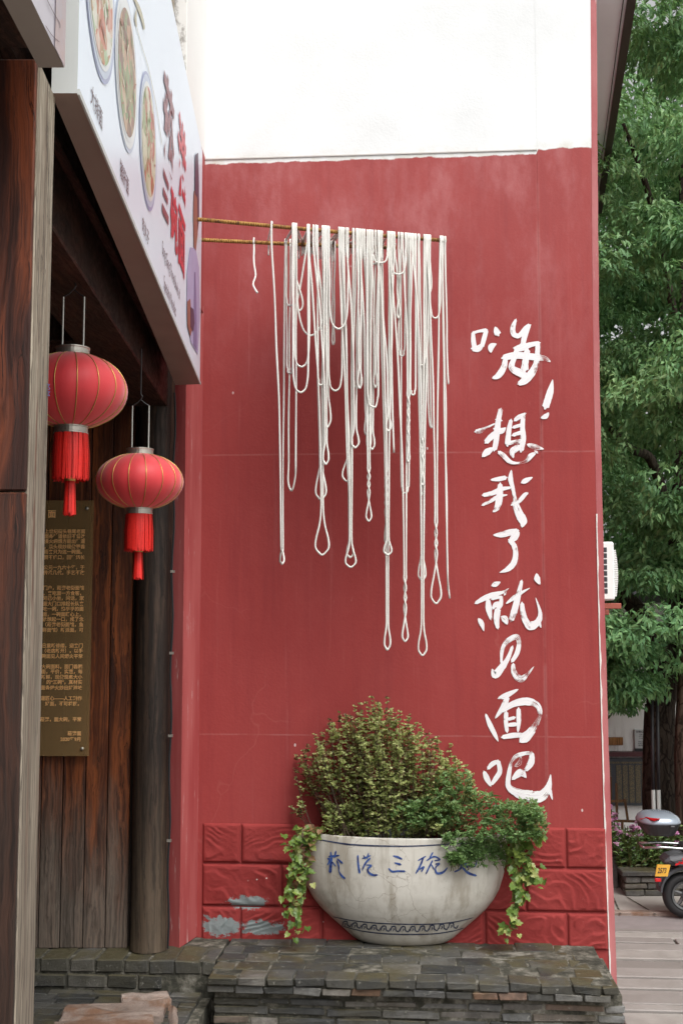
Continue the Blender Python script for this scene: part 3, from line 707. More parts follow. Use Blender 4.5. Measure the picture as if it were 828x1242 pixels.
def rough_stone(p, z0, z1, label, seed):
    pts = [on_z(px, py, z1) for px, py in p]
    bm = bmesh.new(); n = len(pts)
    top = [bm.verts.new(v) for v in pts]; bot = [bm.verts.new((v.x, v.y, z0)) for v in pts]
    bm.faces.new(top); bm.faces.new(bot[::-1])
    for i in range(n): bm.faces.new((top[i], bot[i], bot[(i+1) % n], top[(i+1) % n]))
    bmesh.ops.recalc_face_normals(bm, faces=bm.faces)
    bmesh.ops.bevel(bm, geom=list(bm.edges), offset=.015, segments=1, affect='EDGES')
    bmesh.ops.triangulate(bm, faces=bm.faces); bmesh.ops.subdivide_edges(bm, edges=bm.edges, cuts=3, use_grid_fill=True)
    for v in bm.verts:
        d = mnoise.noise_vector(v.co*9+Vector((seed, 0, 0)))*.02 + mnoise.noise_vector(v.co*26+Vector((seed, 0, 0)))*.009; v.co += d
    me = bpy.data.meshes.new('stone_block'); bm.to_mesh(me); bm.free(); me.materials.append(M_STONE)
    tag(link('stone_block', me), label, 'stone')
rough_stone([(146, 1206), (206, 1200), (208, 1211), (146, 1217)], .02, LZ+.045, 'small pale stone slab against the brick threshold step', 1)
rough_stone([(80, 1218), (203, 1213), (198, 1228), (70, 1236)], .02, LZ+.055, 'rust stained brown stone block between two paler stones', 5)
rough_stone([(66, 1238), (186, 1229), (196, 1275), (50, 1290)], .02, LZ+.085, 'large pinkish rough stone block in front of the rusty one', 9)
rough_stone([(206, 1214), (215, 1222), (214, 1268), (202, 1262)], .02, LZ+.02, 'narrow upright stone wedged beside the mossy step end', 13)
# ------------------------------------------------------------------ text helper
def text(body, size, origin, X, Y, mat, name, parent, bold=0., align='LEFT', sx=1., lift=.002, ext=0.0):
    cu = bpy.data.curves.new('t', 'FONT'); cu.body = body; cu.size = 1; cu.offset = bold; cu.align_x = align; cu.resolution_u = 3; cu.extrude = ext
    o = bpy.data.objects.new('t', cu); COL.objects.link(o)
    dg = bpy.context.evaluated_depsgraph_get(); me = bpy.data.meshes.new_from_object(o.evaluated_get(dg))
    bpy.data.objects.remove(o); bpy.data.curves.remove(cu)
    X = Vector(X).normalized(); Y = Vector(Y).normalized(); N = X.cross(Y)
    M = Matrix(((X.x*size*sx, Y.x*size, N.x*size, 0), (X.y*size*sx, Y.y*size, N.y*size, 0), (X.z*size*sx, Y.z*size, N.z*size, 0), (0, 0, 0, 1)))
    me.transform(Matrix.Translation(Vector(origin)+N*lift) @ M)
    me.materials.clear(); me.materials.append(mat); me.name = name
    return link(name, me, parent)

# ------------------------------------------------------------------ light-box sign over the shop front
A = at_d(94, 113, 3.0); SZ0 = A.z; B = on_z(242.5, 466, SZ0); Ai = at_d(62.5, 113, 3.0); Bi = on_z(213, 467, SZ0)
SX = (B-A); SL = SX.length; SX.normalize(); SN = SX.cross(UP).normalized()
SZ1 = on_plane(245, 181, A, SN).z
def spt(px, py): return on_plane(px, py, A, SN)
sign = thing('shop_sign_board', 'long white light box sign with three noodle bowls and red lettering', 'sign', tuple((A+B)/2))
def up_(v, z): return Vector((v.x, v.y, z))
b = MB(); bt = [A, B, up_(Bi, SZ0), up_(Ai, SZ0)]
b.add(bt+[up_(v, SZ1) for v in bt], [(0, 1, 5, 4)], 0); b.add(bt+[up_(v, SZ1) for v in bt], [(3, 0, 4, 7), (1, 2, 6, 5), (4, 5, 6, 7), (2, 3, 7, 6)], 1); b.add(bt, [(3, 2, 1, 0)], 2)
obj('sign_box', b, [M_SIGNW, M_SIGNE, M_SIGNB], sign)
b = MB(); lo = [A-SN*.001, B-SN*.001]; 
b.hexa([A-UP*.004, B-UP*.004, B-UP*.004+SN*.006, A-UP*.004+SN*.006], [A+UP*.012, B+UP*.012, B+UP*.012+SN*.006, A+UP*.012+SN*.006]); obj('bottom_trim', b, M_SIGNE, sign)
def sp(s, z, off=.003): return up_(A+SX*s, z)+SN*off
def s_of(px, py): return (spt(px, py)-A).dot(SX), spt(px, py).z
def food(name, cols, sc, seed):
    a = NT(name); v = a.map(loc=(seed, seed*.7, 0)); c = a.voro(sc, vec=a.vmath('ADD', v, a.vmath('MULTIPLY', a.noise(9, 4, vec=v, out='Color'), (.12, .12, .12))), out='Color')
    f = a.math('ADD', a.math('MULTIPLY', a.sep(c)[0], .65), a.math('MULTIPLY', a.noise(16, 6, vec=v), .35))
    return a.fin(a.ramp(f, [(i/(len(cols)-1)*.7+.15, k) for i, k in enumerate(cols)]), .35, .4)
def disc(s, z, r, mat, name, par, off, n=40, ax=1., az=1., cs=0, cz=0):
    b = MB(); b.add([sp(s+cs+r*ax*math.cos(2*math.pi*i/n), z+cz+r*az*math.sin(2*math.pi*i/n), off) for i in range(n)], [tuple(range(n))]); return obj(name, b, mat, par)
M_BLUEP = plain('pale_blue_print', (.50, .58, .72), .3, .15, 9); M_WPR = plain('milky_white_print', (.72, .75, .76), .3, .06, 9); M_BLUED = plain('violet_blue_print', (.32, .36, .58), .3, .2, 9)
M_SC1 = plain('scallion_print', (.22, .42, .14), .35); M_SC2 = plain('noodle_print', (.70, .64, .48), .35); M_SC3 = plain('meat_print', (.34, .12, .07), .35)
bc = [s_of(119, 20), s_of(152, 95), s_of(178.5, 168)]
R3 = .5*abs(s_of(190, 168)[0]-s_of(168, 168)[0]); Zb = s_of(179, 253)[1]+R3
foods = [food('noodle_soup_print', [(.60, .58, .45), (.72, .70, .60), (.55, .14, .07), (.25, .42, .14), (.74, .74, .68)], 14, 1.), food('braised_topping_print', [(.16, .10, .07), (.30, .14, .09), (.20, .34, .14), (.45, .22, .12), (.55, .45, .30)], 18, 4.), food('chilli_topping_print', [(.35, .05, .04), (.50, .12, .08), (.24, .32, .12), (.62, .58, .42), (.66, .63, .50)], 16, 8.)]
caps = ['大排面', '猪肝面', '肉丸子']
cpos = [(112, 112), (147, 200), (173.5, 270)]
for i in range(3):
    s = [.5*(s_of(103, 40)[0]+s_of(136, 40)[0]), .5*(s_of(137.5, 90)[0]+s_of(167, 90)[0]), .5*(s_of(168, 168)[0]+s_of(190, 168)[0])][i]
    bw = disc(s, Zb, R3, M_BLUED if i != 1 else M_BLUEP, 'bowl_print', sign, .002)
    disc(s, Zb, R3*.95, M_WPR if i == 1 else M_BLUEP, 'bowl_rim', bw, .003, cs=-.004)
    disc(s, Zb, R3*.86, M_WPR, 'bowl_inner', bw, .004)
    disc(s, Zb, R3*.80, foods[i], 'food_print', bw, .005, ax=.97)
    rr = random.Random(i+40)
    for k in range(26):                                  # scallion and meat bits, flat print
        a_, q = rr.uniform(0, 6.28), R3*.72*math.sqrt(rr.random()); l = rr.uniform(.012, .04); th = rr.uniform(0, 3.1)
        c_ = (s+q*math.cos(a_), Zb+q*math.sin(a_)); dx, dz = math.cos(th)*l, math.sin(th)*l; wv = rr.uniform(.15, .3)
        b = MB(); b.add([sp(c_[0]-dx, c_[1]-dz, .006+k*.0001), sp(c_[0]+dz*wv, c_[1]-dx*wv, .006+k*.0001), sp(c_[0]+dx, c_[1]+dz, .006+k*.0001), sp(c_[0]-dz*wv, c_[1]+dx*wv, .006+k*.0001)], [(0, 1, 2, 3)])
        obj('garnish', b, [M_SC1, M_SC2, M_SC3][rr.randrange(3)], bw)
    s0, z0 = s_of(*cpos[i]); text(caps[i], .068, sp(s0-.03, Zb-R3-.135, 0), SX, UP, M_CTXT, 'caption', sign, .004)
def poly(pts, mat, name, off, par=None):
    b = MB(); b.add([spt(x, y)+SN*off for x, y in pts], [tuple(range(len(pts)))]); return obj(name, b, mat, par or sign)
def glyph(ch, pl, pr, pt, pb, mat, bold=.02):
    s0, z1 = s_of(pl, (pt+pb)/2)[0], s_of((pl+pr)/2, pt)[1]; s1 = s_of(pr, (pt+pb)/2)[0]; z0 = s_of((pl+pr)/2, pb)[1]
    o = text(ch, 1, (0, 0, 0), (1, 0, 0), (0, 1, 0), mat, 'lettering', sign, bold, lift=0); me = o.data
    co = np.empty(len(me.vertices)*3); me.vertices.foreach_get('co', co); co = co.reshape(-1, 3); mn, mx = co.min(0), co.max(0)
    u = (co-mn)/np.maximum(mx-mn, 1e-6)
    for v, q in zip(me.vertices, u): v.co = sp(s0+(s1-s0)*q[0]+.012*math.sin(q[1]*7), z0+(z1-z0)*q[1], .004)
glyph('菘', 197, 211, 97, 212, M_GTXT, .03); glyph('港', 215, 225.5, 146, 250, M_RTXT, .03)
glyph('碗', 206, 215, 232, 302, M_RTXT, .03); glyph('面', 215.5, 224, 257, 330, M_RTXT, .03)
for q_ in ([(197.3, 203), (203.9, 223), (204, 232), (197.6, 213)], [(197, 226), (202.9, 241), (203, 249), (197, 235.5)], [(195.8, 245.5), (203.8, 263), (203.8, 273.5), (196, 257)]): poly(q_, M_GTXT, 'lettering', .004)
s0, z0 = s_of(196.5, 296); text('Song Gang Three Bowls of', .088, sp(s0, z0-.04, 0), SX, UP, M_CTXT, 'lettering', sign, .0, sx=.8)
s0, z0 = s_of(198.5, 338); text('Specialty Noodles', .088, sp(s0, z0-.04, 0), SX, UP, M_CTXT, 'lettering', sign, .0, sx=.8)
# logo swirl and its fine line
M_SWIRL = plain('grey_gold_print', (.48, .44, .30), .35)
b = MB(); 
ribbon(b, [(161, -4, 1.2), (166, 6, 3.4), (171, 20, 3.), (174, 33, 2.), (173.5, 36, .6)], lambda x, y, o: spt(x, y)+SN*.003, 0); ribbon(b, [(165, 10, .5), (163.5, 22, 2.4), (165, 33, 1.)], lambda x, y, o: spt(x, y)+SN*.0035, 0); obj('swirl_mark', b, M_SWIRL, sign)
b = MB(); ribbon(b, [(165, 32, .5), (172, 58, .45), (180, 85, .45), (190, 135, .45), (196, 176, .4)], lambda x, y, o: spt(x, y)+SN*.0032, 0); obj('swirl_line', b, M_SWIRL, sign)
# printed figure of a waiter at the far end of the sign: dark hair, lilac jacket, bowl in hand
M_P1 = plain('dark_hair_print', (.08, .05, .09), .4); M_P2 = plain('skin_print', (.30, .12, .09), .4, .2, 14); M_P3 = plain('lilac_jacket_print', (.42, .38, .58), .4, .2, 8); M_P4 = plain('violet_shade_print', (.22, .18, .34), .4)
fg = poly([(230, 300), (237, 301), (241, 325), (242, 385), (239.5, 430), (231, 415), (226, 380), (226.5, 330)], M_P3, 'printed_figure', .003)
poly([(234.5, 232), (238.5, 228), (240, 255), (239, 285), (237, 304), (234.5, 300), (233.8, 262)], M_P2, 'printed_face', .004, fg)
poly([(236, 188), (239.5, 185), (240.5, 222), (240.8, 262), (239.2, 282), (238.7, 240), (235.5, 234)], M_P1, 'printed_hair', .005, fg)
poly([(226, 366), (230, 362), (232, 400), (230, 408), (226.5, 395)], M_P2, 'printed_arm', .005, fg)
poly([(230, 372), (233.5, 375), (235, 392), (233, 402), (230, 396)], M_P1, 'printed_bowl', .006, fg)
poly([(235, 330), (236.5, 330), (238, 400), (238, 425), (234, 418)], M_P4, 'printed_fold', .0045, fg)

# nearer sign box, cut off by the picture edge
A2 = at_d(78, 82, 2.62); z2 = A2.z; A2i = at_d(47, 82, 2.62); vp = (at_d(38, 0, 1.2)); n2 = on_z(38.5, 0, z2); n2i = on_z(0, 0, z2)
e2 = (A2-n2).normalized(); s2n = e2.cross(UP).normalized(); Nn = A2-e2*1.9; Nni = A2i-e2*1.9
sb = thing('lilac_sign_box', 'pale lilac sign box with brown underside in front of the square post', 'sign', tuple(A2))
b = MB(); bt = [Nn, A2, A2i, Nni]; T = 1.3
b.add(bt+[v+UP*T for v in bt], [(0, 1, 5, 4)], 0); b.add(bt+[v+UP*T for v in bt], [(1, 2, 6, 5), (4, 5, 6, 7), (2, 3, 7, 6), (3, 0, 4, 7)], 1); b.add(bt, [(3, 2, 1, 0)], 2)
obj('sign_box', b, [M_LILAC, M_SIGNE, plain('grey_brown_underside', (.32, .28, .25), .5, .15, 4)], sb)
b = MB(); q = A2-e2*.10+s2n*.002; b.add([q, A2+s2n*.002-e2*.0, A2+s2n*.002+UP*T, q+UP*T], [(0, 1, 2, 3)]); obj('edge_print', b, food('brown_edge_print', [(.42, .38, .42), (.40, .36, .40), (.45, .30, .28), (.42, .39, .44)], 3, 2.), sb)
b = MB(); ribbon(b, [(55, -2, .7), (63, 14, .7), (71, 28, .7), (71.5, 34, .7)], lambda x, y, o: on_plane(x, y, A2, s2n)+s2n*.003, 0); ribbon(b, [(54, 31, .7), (62, 43, .7), (71, 51, .7)], lambda x, y, o: on_plane(x, y, A2, s2n)+s2n*.003, 0); obj('printed_curve', b, M_CTXT, sb)
b = MB(); b.hexa([Nni-s2n*.5+UP*.10, Nni-s2n*.005+UP*.10, A2i-s2n*.005+e2*.1+UP*.10, A2i-s2n*.5+e2*.1+UP*.10], [Nni-s2n*.5+UP*.4, Nni-s2n*.005+UP*.4, A2i-s2n*.005+e2*.1+UP*.4, A2i-s2n*.5+e2*.1+UP*.4]); obj('mounting_beam', b, M_BEAM, porch)

# ------------------------------------------------------------------ lanterns
def lantern(px, py_c, d, Rr, label, hook_py, squash=.66, nrib=16):
    c = at_d(px, py_c, d); H = Rr*squash
    t = thing('red_lantern', label, 'lantern', tuple(c-UP*(H+.35)), 'red lanterns hanging under the lintel')
    prof = []; n = 18; seg = nrib*4; vs = []
    for i in range(n+1):
        a = -math.pi/2*.80 + math.pi*.80*i/n; prof.append((math.cos(a), math.sin(a)))
    zn = prof[-1][1]
    b = MB()
    for r, z in prof:
        for j in range(seg):
            th = 2*math.pi*j/seg; lobe = 1-.018*abs(math.cos(th*nrib/2))**6 + .006
            vs.append((c.x+Rr*r*lobe*math.cos(th), c.y+Rr*r*lobe*math.sin(th), c.z+H*z/zn))
    b.add(vs, [(i*seg+j, i*seg+(j+1) % seg, (i+1)*seg+(j+1) % seg, (i+1)*seg+j) for i in range(n) for j in range(seg)])
    obj('silk_shade', b, M_SILK, t, smooth=True)
    for k in range(nrib):
        th = 2*math.pi*k/nrib; b = MB(); b.tube([(c.x+Rr*r*1.0*math.cos(th), c.y+Rr*r*1.0*math.sin(th), c.z+H*z/zn) for r, z in prof], .002, 5); obj('gold_rib', b, M_GOLD, t, smooth=True)
    rc = Rr*prof[0][0]
    for sgn, nm in ((1, 'top_cap'), (-1, 'bottom_cap')):
        b = MB(); z = c.z+sgn*H; rc2 = rc*.98
        pr = [(rc2*.93, -.004*sgn), (rc2*1.04, -.002*sgn), (rc2*1.04, .004*sgn), (rc2, .006*sgn), (rc2, .022*sgn), (rc2*1.03, .024*sgn), (rc2*1.03, .029*sgn), (rc2*.9, .030*sgn), (0.001, .030*sgn)]
        b.lathe(pr, (c.x, c.y, z), 32); obj(nm, b, M_TIN, t, smooth=False)
    # fringe of threads below the bottom cap
    b = MB(); zf = c.z-H-.026; rr = random.Random(int(px)); L = Rr*.86
    for ring in (1.0, .86):
        for k in range(230):
            th = rr.uniform(0, 6.2832); r0 = rc*.98*ring*rr.uniform(.97, 1.02); l = L*rr.uniform(.92, 1.03); r1_ = r0*rr.uniform(1.0, 1.13); th2 = th+rr.uniform(-.05, .05)
            p0 = Vector((c.x+r0*math.cos(th), c.y+r0*math.sin(th), zf)); p1 = Vector((c.x+r1_*math.cos((th+th2)/2), c.y+r1_*math.sin((th+th2)/2), zf-l*.5)); p2 = Vector((c.x+r1_*math.cos(th2), c.y+r1_*math.sin(th2), zf-l)); tv = Vector((-math.sin(th), math.cos(th), 0))*.0022
            b.add([p0-tv, p0+tv, p1+tv, p1-tv, p2+tv*.8, p2-tv*.8], [(0, 1, 2, 3), (3, 2, 4, 5)])
    tag(obj('fringe', b, M_FRINGE, t), kind='stuff')
    # centre tassel with its gold bead
    zt = zf-L*.86; b = MB(); b.lathe([(.003, .05), (.006, .03), (.014, .012), (.012, 0), (.022, -.006), (.022, -.03), (.012, -.03)], (c.x, c.y, zt), 16); obj('gold_bead', b, M_GOLD, t, smooth=True)
    b = MB()
    for k in range(90):
        th = rr.uniform(0, 6.28); r0 = .021*math.sqrt(rr.random()); r1_ = r0*1.22+.002; l = Rr*.62*rr.uniform(.93, 1.03); p0 = Vector((c.x+r0*math.cos(th), c.y+r0*math.sin(th), zt-.03)); p2 = Vector((c.x+r1_*math.cos(th), c.y+r1_*math.sin(th), zt-.03-l)); tv = Vector((-math.sin(th), math.cos(th), 0))*.003
        b.add([p0-tv, p0+tv, p2+tv, p2-tv], [(0, 1, 2, 3)])
    tag(obj('tassel', b, M_FRINGE, t), kind='stuff')
    hz = at_d(px, hook_py, d).z
    for s in (-1, 1):
        b = MB(); p = c+RT*(rc*.62*s); b.tube([(p.x, p.y, c.z+H+.03), (p.x, p.y, hz)], .0035, 6); obj('hanger_rod', b, M_WIRE, t)
    b = MB(); p0, p1 = c-RT*rc*.62, c+RT*rc*.62; b.tube([(p0.x, p0.y, hz), (c.x-RT.x*.02, c.y, hz+.012), (c.x, c.y, hz+.03), (c.x+RT.x*.02, c.y, hz+.012), (p1.x, p1.y, hz)], .003, 5)
    b.tube([(c.x, c.y, hz+.03), (c.x+.008, c.y, hz+.045), (c.x, c.y, hz+.06), (c.x, c.y, max(hz+.08, 3.865))], .003, 5); obj('hook_wire', b, M_BPLAS, t)
lantern(87.5, 474, 4.45, .214, 'red silk lantern partly behind the weathered square post', 360, .66)
lantern(169.5, 584, 5.6, .212, 'red silk lantern hanging before the dark round column', 492, .62)

# ------------------------------------------------------------------ acrylic plaque with gold text
def m_acryl():
    a = NT('smoky_acrylic'); tr = a.n('BsdfTransparent'); tr.inputs[0].default_value = (.80, .68, .50, 1); gl = a.n('BsdfGlossy'); gl.inputs['Roughness'].default_value = .12
    df = a.n('BsdfDiffuse'); df.inputs[0].default_value = (.40, .26, .12, 1); m1 = a.n('MixShader'); m1.inputs[0].default_value = .40; a.t.links.new(tr.outputs[0], m1.inputs[1]); a.t.links.new(df.outputs[0], m1.inputs[2])
    fr = a.n('Fresnel'); fr.inputs[0].default_value = 1.45; m2 = a.n('MixShader'); a.t.links.new(fr.outputs[0], m2.inputs[0]); a.t.links.new(m1.outputs[0], m2.inputs[1]); a.t.links.new(gl.outputs[0], m2.inputs[2]); a.t.links.new(m2.outputs[0], a.out.inputs[0]); return a.m
dp = DW-.045; pr_ = at_d(111, 760, dp).dot(RT); pz1 = at_d(113, 607, dp).z; pz0 = at_d(107, 917, dp).z
plq = thing('acrylic_plaque', 'smoky clear acrylic plaque with rows of gold characters on the plank wall', 'plaque', tuple(W(pr_-.4, dp, pz0)))
b = MB(); b.rbox(pr_-.85, pr_, dp, dp+.01, pz0, pz1); obj('acrylic_sheet', b, m_acryl(), plq)
M_GTX = plain('gold_lettering', (.85, .48, .20), .5, .15, 30)
rows = [(644, '菘港小镇面馆始于上世纪街头巷尾老面'), (650, '老街坊都爱吃的手工面条味道依旧不曾改'), (656, '一碗好面要用心熬汤慢火细煨方能出味道'), (662.5, '面条劲道，汤鲜，浇头现炒现做更香'), (668.7, '过往路人飞奔而来只为这一碗面。'), (675.4, '吃过的人，赞不绝口，回味悠长'),
 (687.7, '本店创始于公元一九六十年，于'), (694, '老街开张，手艺传承几代，手艺不改'), (712.5, '当年老门户，菘港老街面馆'), (719, '清早，来吃面一方食客，'), (725, '三五知己小坐，闲话，家'), (731.7, '常，面大门口排起长队来'), (738, '只为吃一碗，热乎乎的面'), (744.6, '好面，一碗面暖心上，'), (750.6, '就想起一口，成了念'), (757, '（菘港老街面馆，鱼'), (763.5, '鲜面馆）新派面，可'),
 (782.6, '今日重新修缮，迎来门'), (788.8, '迎客（老店新开），以手'), (795.4, '一碗面见人间烟火平常'), (808, '三大碗面料，面门香飘'), (814, '面，平价，实惠，每'), (820.6, '日新鲜，现做现卖大小'), (826.8, '的“三碗”，真材实'), (833.6, '料面条炉火炒出好滋味'), (846.4, '面道匠心——人工制作'), (853, '好面，不可将就，'), (872, '菘港，面大碗，平常'), (889, '菘港面'), (896, '2020年9月')]
cpx = .0292
for py, s in rows:
    z = at_d(80, py+2.6, dp).z; text(s, cpx*1.0, W(pr_-.048, dp, z), RT, UP, M_GTX, 'lettering', plq, .018, 'RIGHT', .97, .003)
text('面', .052, W(at_d(68.5, 622, dp).dot(RT), dp, at_d(68, 627, dp).z), RT, UP, M_GTX, 'lettering', plq, .03, 'RIGHT', 1, .003)
for (x_, z_) in ((pr_-.04, pz0+.045), (pr_-.04, pz1-.05)):
    b = MB(); c = W(x_, dp-.008, z_); b.lathe([(.001, .006), (.008, .004), (.011, 0), (.011, -.004)], (0, 0, 0), 14)
    b.v = [tuple(c + RT*v[0] + UP*v[1] - FW*v[2]) for v in b.v]; obj('fixing_screw', b, M_TIN, plq, smooth=True)

# ------------------------------------------------------------------ rods and hanging cords
fr0, fr1 = at_d(246, 266.5, 6.62), on_z(541, 292, at_d(246, 266.5, 6.62).z)
br0 = on_z(246, 291, fr0.z); br1 = on_z(480, 300.5, fr0.z)
for (p, q, lb) in ((fr0, fr1, 'long rusty ochre rod carrying the white cords, reaching furthest out'), (br0, br1, 'short rusty ochre rod running behind the long one')):
    e = (q-p).normalized(); b = MB(); b.tube([p-e*.35, p, (p+q)/2-UP*.004, q], .0125, 8); tag(obj('metal_rod', b, M_ROD, smooth=True), lb, 'rod')
def lerp_rod(p, q, px):
    # point of the rod seen at column px
    lo, hi = 0., 1.2
    for _ in range(30):
        m = (lo+hi)/2; v = p+(q-p)*m-CAM
        if 414+F_PX*v.dot(RT)/(v.dot(FW)*math.cos(PITCH)+v.z*math.sin(PITCH)) < px: lo = m
        else: hi = m
    return p+(q-p)*lo
NR = .0062
G_ALL = 'white cords hanging from the rods'
def depth_at(px, back): return lerp_rod(br0, br1, px).dot(FW) if back else lerp_rod(fr0, fr1, px).dot(FW)
BUNCH = 'first'; KIND = 'hanging'
def cord(path, label=None, off=0., lt='f', rt='f', rad=NR):
    """path: list of (px, py) from one rod contact down and back up; lt/rt: f(ront rod), b(ack rod), n(loose end)"""
    jd = rnd.uniform(-.022, .03)+off; pts = []
    n = len(path)
    def hang(px, which):
        rp = lerp_rod(fr0, fr1, px) if which == 'f' else lerp_rod(br0, br1, px)
        tl = rnd.uniform(.03, .10)
        front = [rp+RT*0-FW*.024-UP*.01, rp-FW*.017+UP*.016, rp+UP*.0235, rp+FW*.018+UP*.014, rp+FW*.022-UP*.012]
        if which == 'f' and px < 482:
            bp = lerp_rod(br0, br1, px+rnd.uniform(-12, 8)); back = [bp-FW*.02+UP*.018, bp+UP*.024, bp+FW*.022-UP*.0, bp+FW*.024-UP*tl]
            front = front[:4]+back
        else: front.append(rp+FW*.024-UP*tl)
        return front
    body = []
    for i, (px, py) in enumerate(path):
        body.append((px, py))
    bw_l, bw_r = lt == 'b', rt == 'b'
    B3 = []
    for i, (px, py) in enumerate(body):
        f = i/max(n-1, 1)
        dl, dr = depth_at(path[0][0], bw_l), depth_at(path[-1][0], bw_r)
        d = dl*(1-f)+dr*f - .022 + jd*min(1, (py-290)/60.)
        B3.append(at_d(px, py, d))
    head = hang(path[0][0], lt)[::-1] if lt in 'fb' else []
    tail = hang(path[-1][0], rt) if rt in 'fb' else []
    P = [tuple(v) for v in head] + [tuple(v) for v in B3] + [tuple(v) for v in tail]
    C = catmull(P, 4)
    b = MB(); b.tube([tuple(q) for q in C], [rad*(.95+.22*mnoise.noise((i_*.21, len(C)*.37, 0))) for i_ in range(len(C))], 6)
    o = obj('hanging_cord', b, M_NOODLE, smooth=True); tag(o, label or f'white cord {KIND}, {BUNCH} bunch from the sign', 'cord', G_ALL); return o
def wob(x0, y0, x1, y1, k=4, amp=.7, pw=1.):
    return [(x0+(x1-x0)*(1-(1-i/k)**pw)+(rnd.uniform(-amp, amp) if 0 < i < k else 0), y0+(y1-y0)*i/k) for i in range(k+1)]
def drop(x1, x2, xc, yc, yb, wl, twist=0, label=None, top=300, lt='f', rt='f', off=0.):
    """two runs from the rod meet at (xc,yc), twist down and end in an open tear drop of width wl at yb"""
    global KIND
    KIND = ('twisted into a tight tail' if wl < 4 and twist > 40 else 'ending in a slim closed loop' if wl < 6 else 'ending in an open tear drop loop') + (' low down' if yb > 600 else ' halfway down' if yb > 480 else ' high up')
    yl = yc+twist; hl = yb-yl
    L = wob(x1, top, xc-1.2, yc, 6, .5, 1.9); Rr_ = wob(x2, top, xc+1.2, yc, 6, .5, 1.9)
    tw = max(0, int(twist/22)); A1, A2 = [], []
    for i in range(1, tw*2+1):
        y = yc+twist*i/(tw*2+1); s = 1.3*math.cos(math.pi*i); A1.append((xc+s, y)); A2.append((xc-s, y))
    hw = wl/2
    lp1 = [(xc-hw*.35, yl+hl*.25), (xc-hw*.85, yl+hl*.6), (xc-hw*.95, yl+hl*.82), (xc-hw*.5, yb-.06*hl)]
    lp2 = [(xc+hw*.5, yb-.06*hl), (xc+hw*.95, yl+hl*.82), (xc+hw*.85, yl+hl*.6), (xc+hw*.35, yl+hl*.25)]
    cord(L+A1+lp1+[(xc, yb)]+lp2+A2[::-1]+Rr_[::-1], label, off, lt, rt)
def ucord(x1, x2, yb, label=None, top=300, lt='f', rt='f', off=0., ins=1.5, xm=None):
    global KIND
    KIND = 'sagging in a shallow open loop' + (' near the rods' if yb < 420 else ' halfway down' if yb < 520 else ' low down')
    h = yb-top; ww = (x2-x1); xm = xm if xm is not None else (x1+x2)/2; dd = min(abs(ww)*.9, h*.3)
    cord(wob(x1, top, x1+ins*.3, yb-dd*1.6, 4, .5)+[(x1+ins, yb-dd*.8), (x1+ww*.2, yb-dd*.25), (xm, yb), (x2-ww*.2, yb-dd*.25), (x2-ins, yb-dd*.8)]+wob(x2-ins*.3, yb-dd*1.6, x2, top, 4, .5), label, off, lt, rt)
# the loose short end at the left and the first long loop
cord([(308, 299), (308, 318), (310, 334), (307, 345), (312, 355)], 'short loose cord end dangling from the rods near the sign', 0, 'b', 'n')
drop(329.5, 346, 342, 662, 684, 5, 0, 'lone long cord loop nearest the sign, ending in a narrow tip', lt='f', rt='b')
cord(wob(352, 300, 350, 560, 5)+[(349.5, 585), (354, 595), (358, 578)]+wob(358.5, 560, 359.5, 300, 5), None, .01, 'b', 'f')
ucord(347.5, 355.5, 453, lt='b', rt='f'); ucord(356, 375, 445, rt='f', off=.01); ucord(355, 374, 476, off=-.02)
cord([(357, 300), (358, 332), (366, 360), (367, 371), (363.5, 376.5), (359, 370), (363, 354), (371, 305), (373, 290)], 'small looped cord crossing itself just below the rods')
cord([(358, 300), (360, 350), (362, 378), (368, 400), (377, 407), (386, 400), (391, 386), (389, 350), (383, 300)])
ucord(346.5, 357, 371, lt='b')
KIND = 'hanging loose'; BUNCH = 'second'
drop(374, 395, 390.5, 612, 673, 17, 10, 'cord with the widest tear drop loop in its lower end'); drop(373, 393, 389, 560, 606, 13, 0, off=.02); drop(380, 396, 395, 520, 563, 7, 8); drop(383, 398, 397, 470, 518, 8, 0, off=.03)
ucord(385, 393, 467); ucord(398, 415, 474); drop(391, 394, 393, 370, 393, 4, 0); drop(402, 406, 404, 390, 418, 3, 0, lt='b', rt='b'); ucord(399, 422, 399)
BUNCH = 'third'
drop(413, 428, 424.5, 640, 676, 8, 10); drop(415, 432, 425, 648, 688, 13, 8, 'cord ending in a double tear drop at the third cluster'); drop(420, 436, 430.5, 505, 543, 9, 8); cord(wob(417, 300, 423, 545, 5)+[(415.5, 572), (417, 581), (424, 583)]+wob(425, 560, 429, 300, 5))
drop(433, 438, 436, 438, 471, 5, 0, off=-.02); cord(wob(411, 300, 424, 610, 6)+[(423, 612)], None, .02, 'f', 'n'); ucord(428, 438, 470, off=.02)
BUNCH = 'fourth'
drop(436, 452, 447, 560, 632, 6.5, 46); drop(440, 455, 451, 505, 545, 6, 10); drop(434, 448, 444, 495, 527, 4, 6); ucord(445, 459, 494, off=-.03, xm=454); drop(442, 450, 447, 470, 545, 5, 30); ucord(447, 462, 320, off=-.03); drop(450, 460, 455, 420, 470, 4, 20)
BUNCH = 'fifth'
drop(458, 476, 469.5, 740, 788, 7.5, 10, 'cord of the fifth cluster hanging far below its neighbours'); drop(460, 478, 470, 645, 673, 9.5, 5); drop(455, 472, 471, 490, 523, 6, 8); cord(wob(471, 300, 477.5, 549, 6), None, 0, 'f', 'n'); drop(463, 475, 468, 560, 660, 3, 70); ucord(474, 492, 333, off=-.03); ucord(452, 470, 319, off=-.035)
BUNCH = 'sixth'
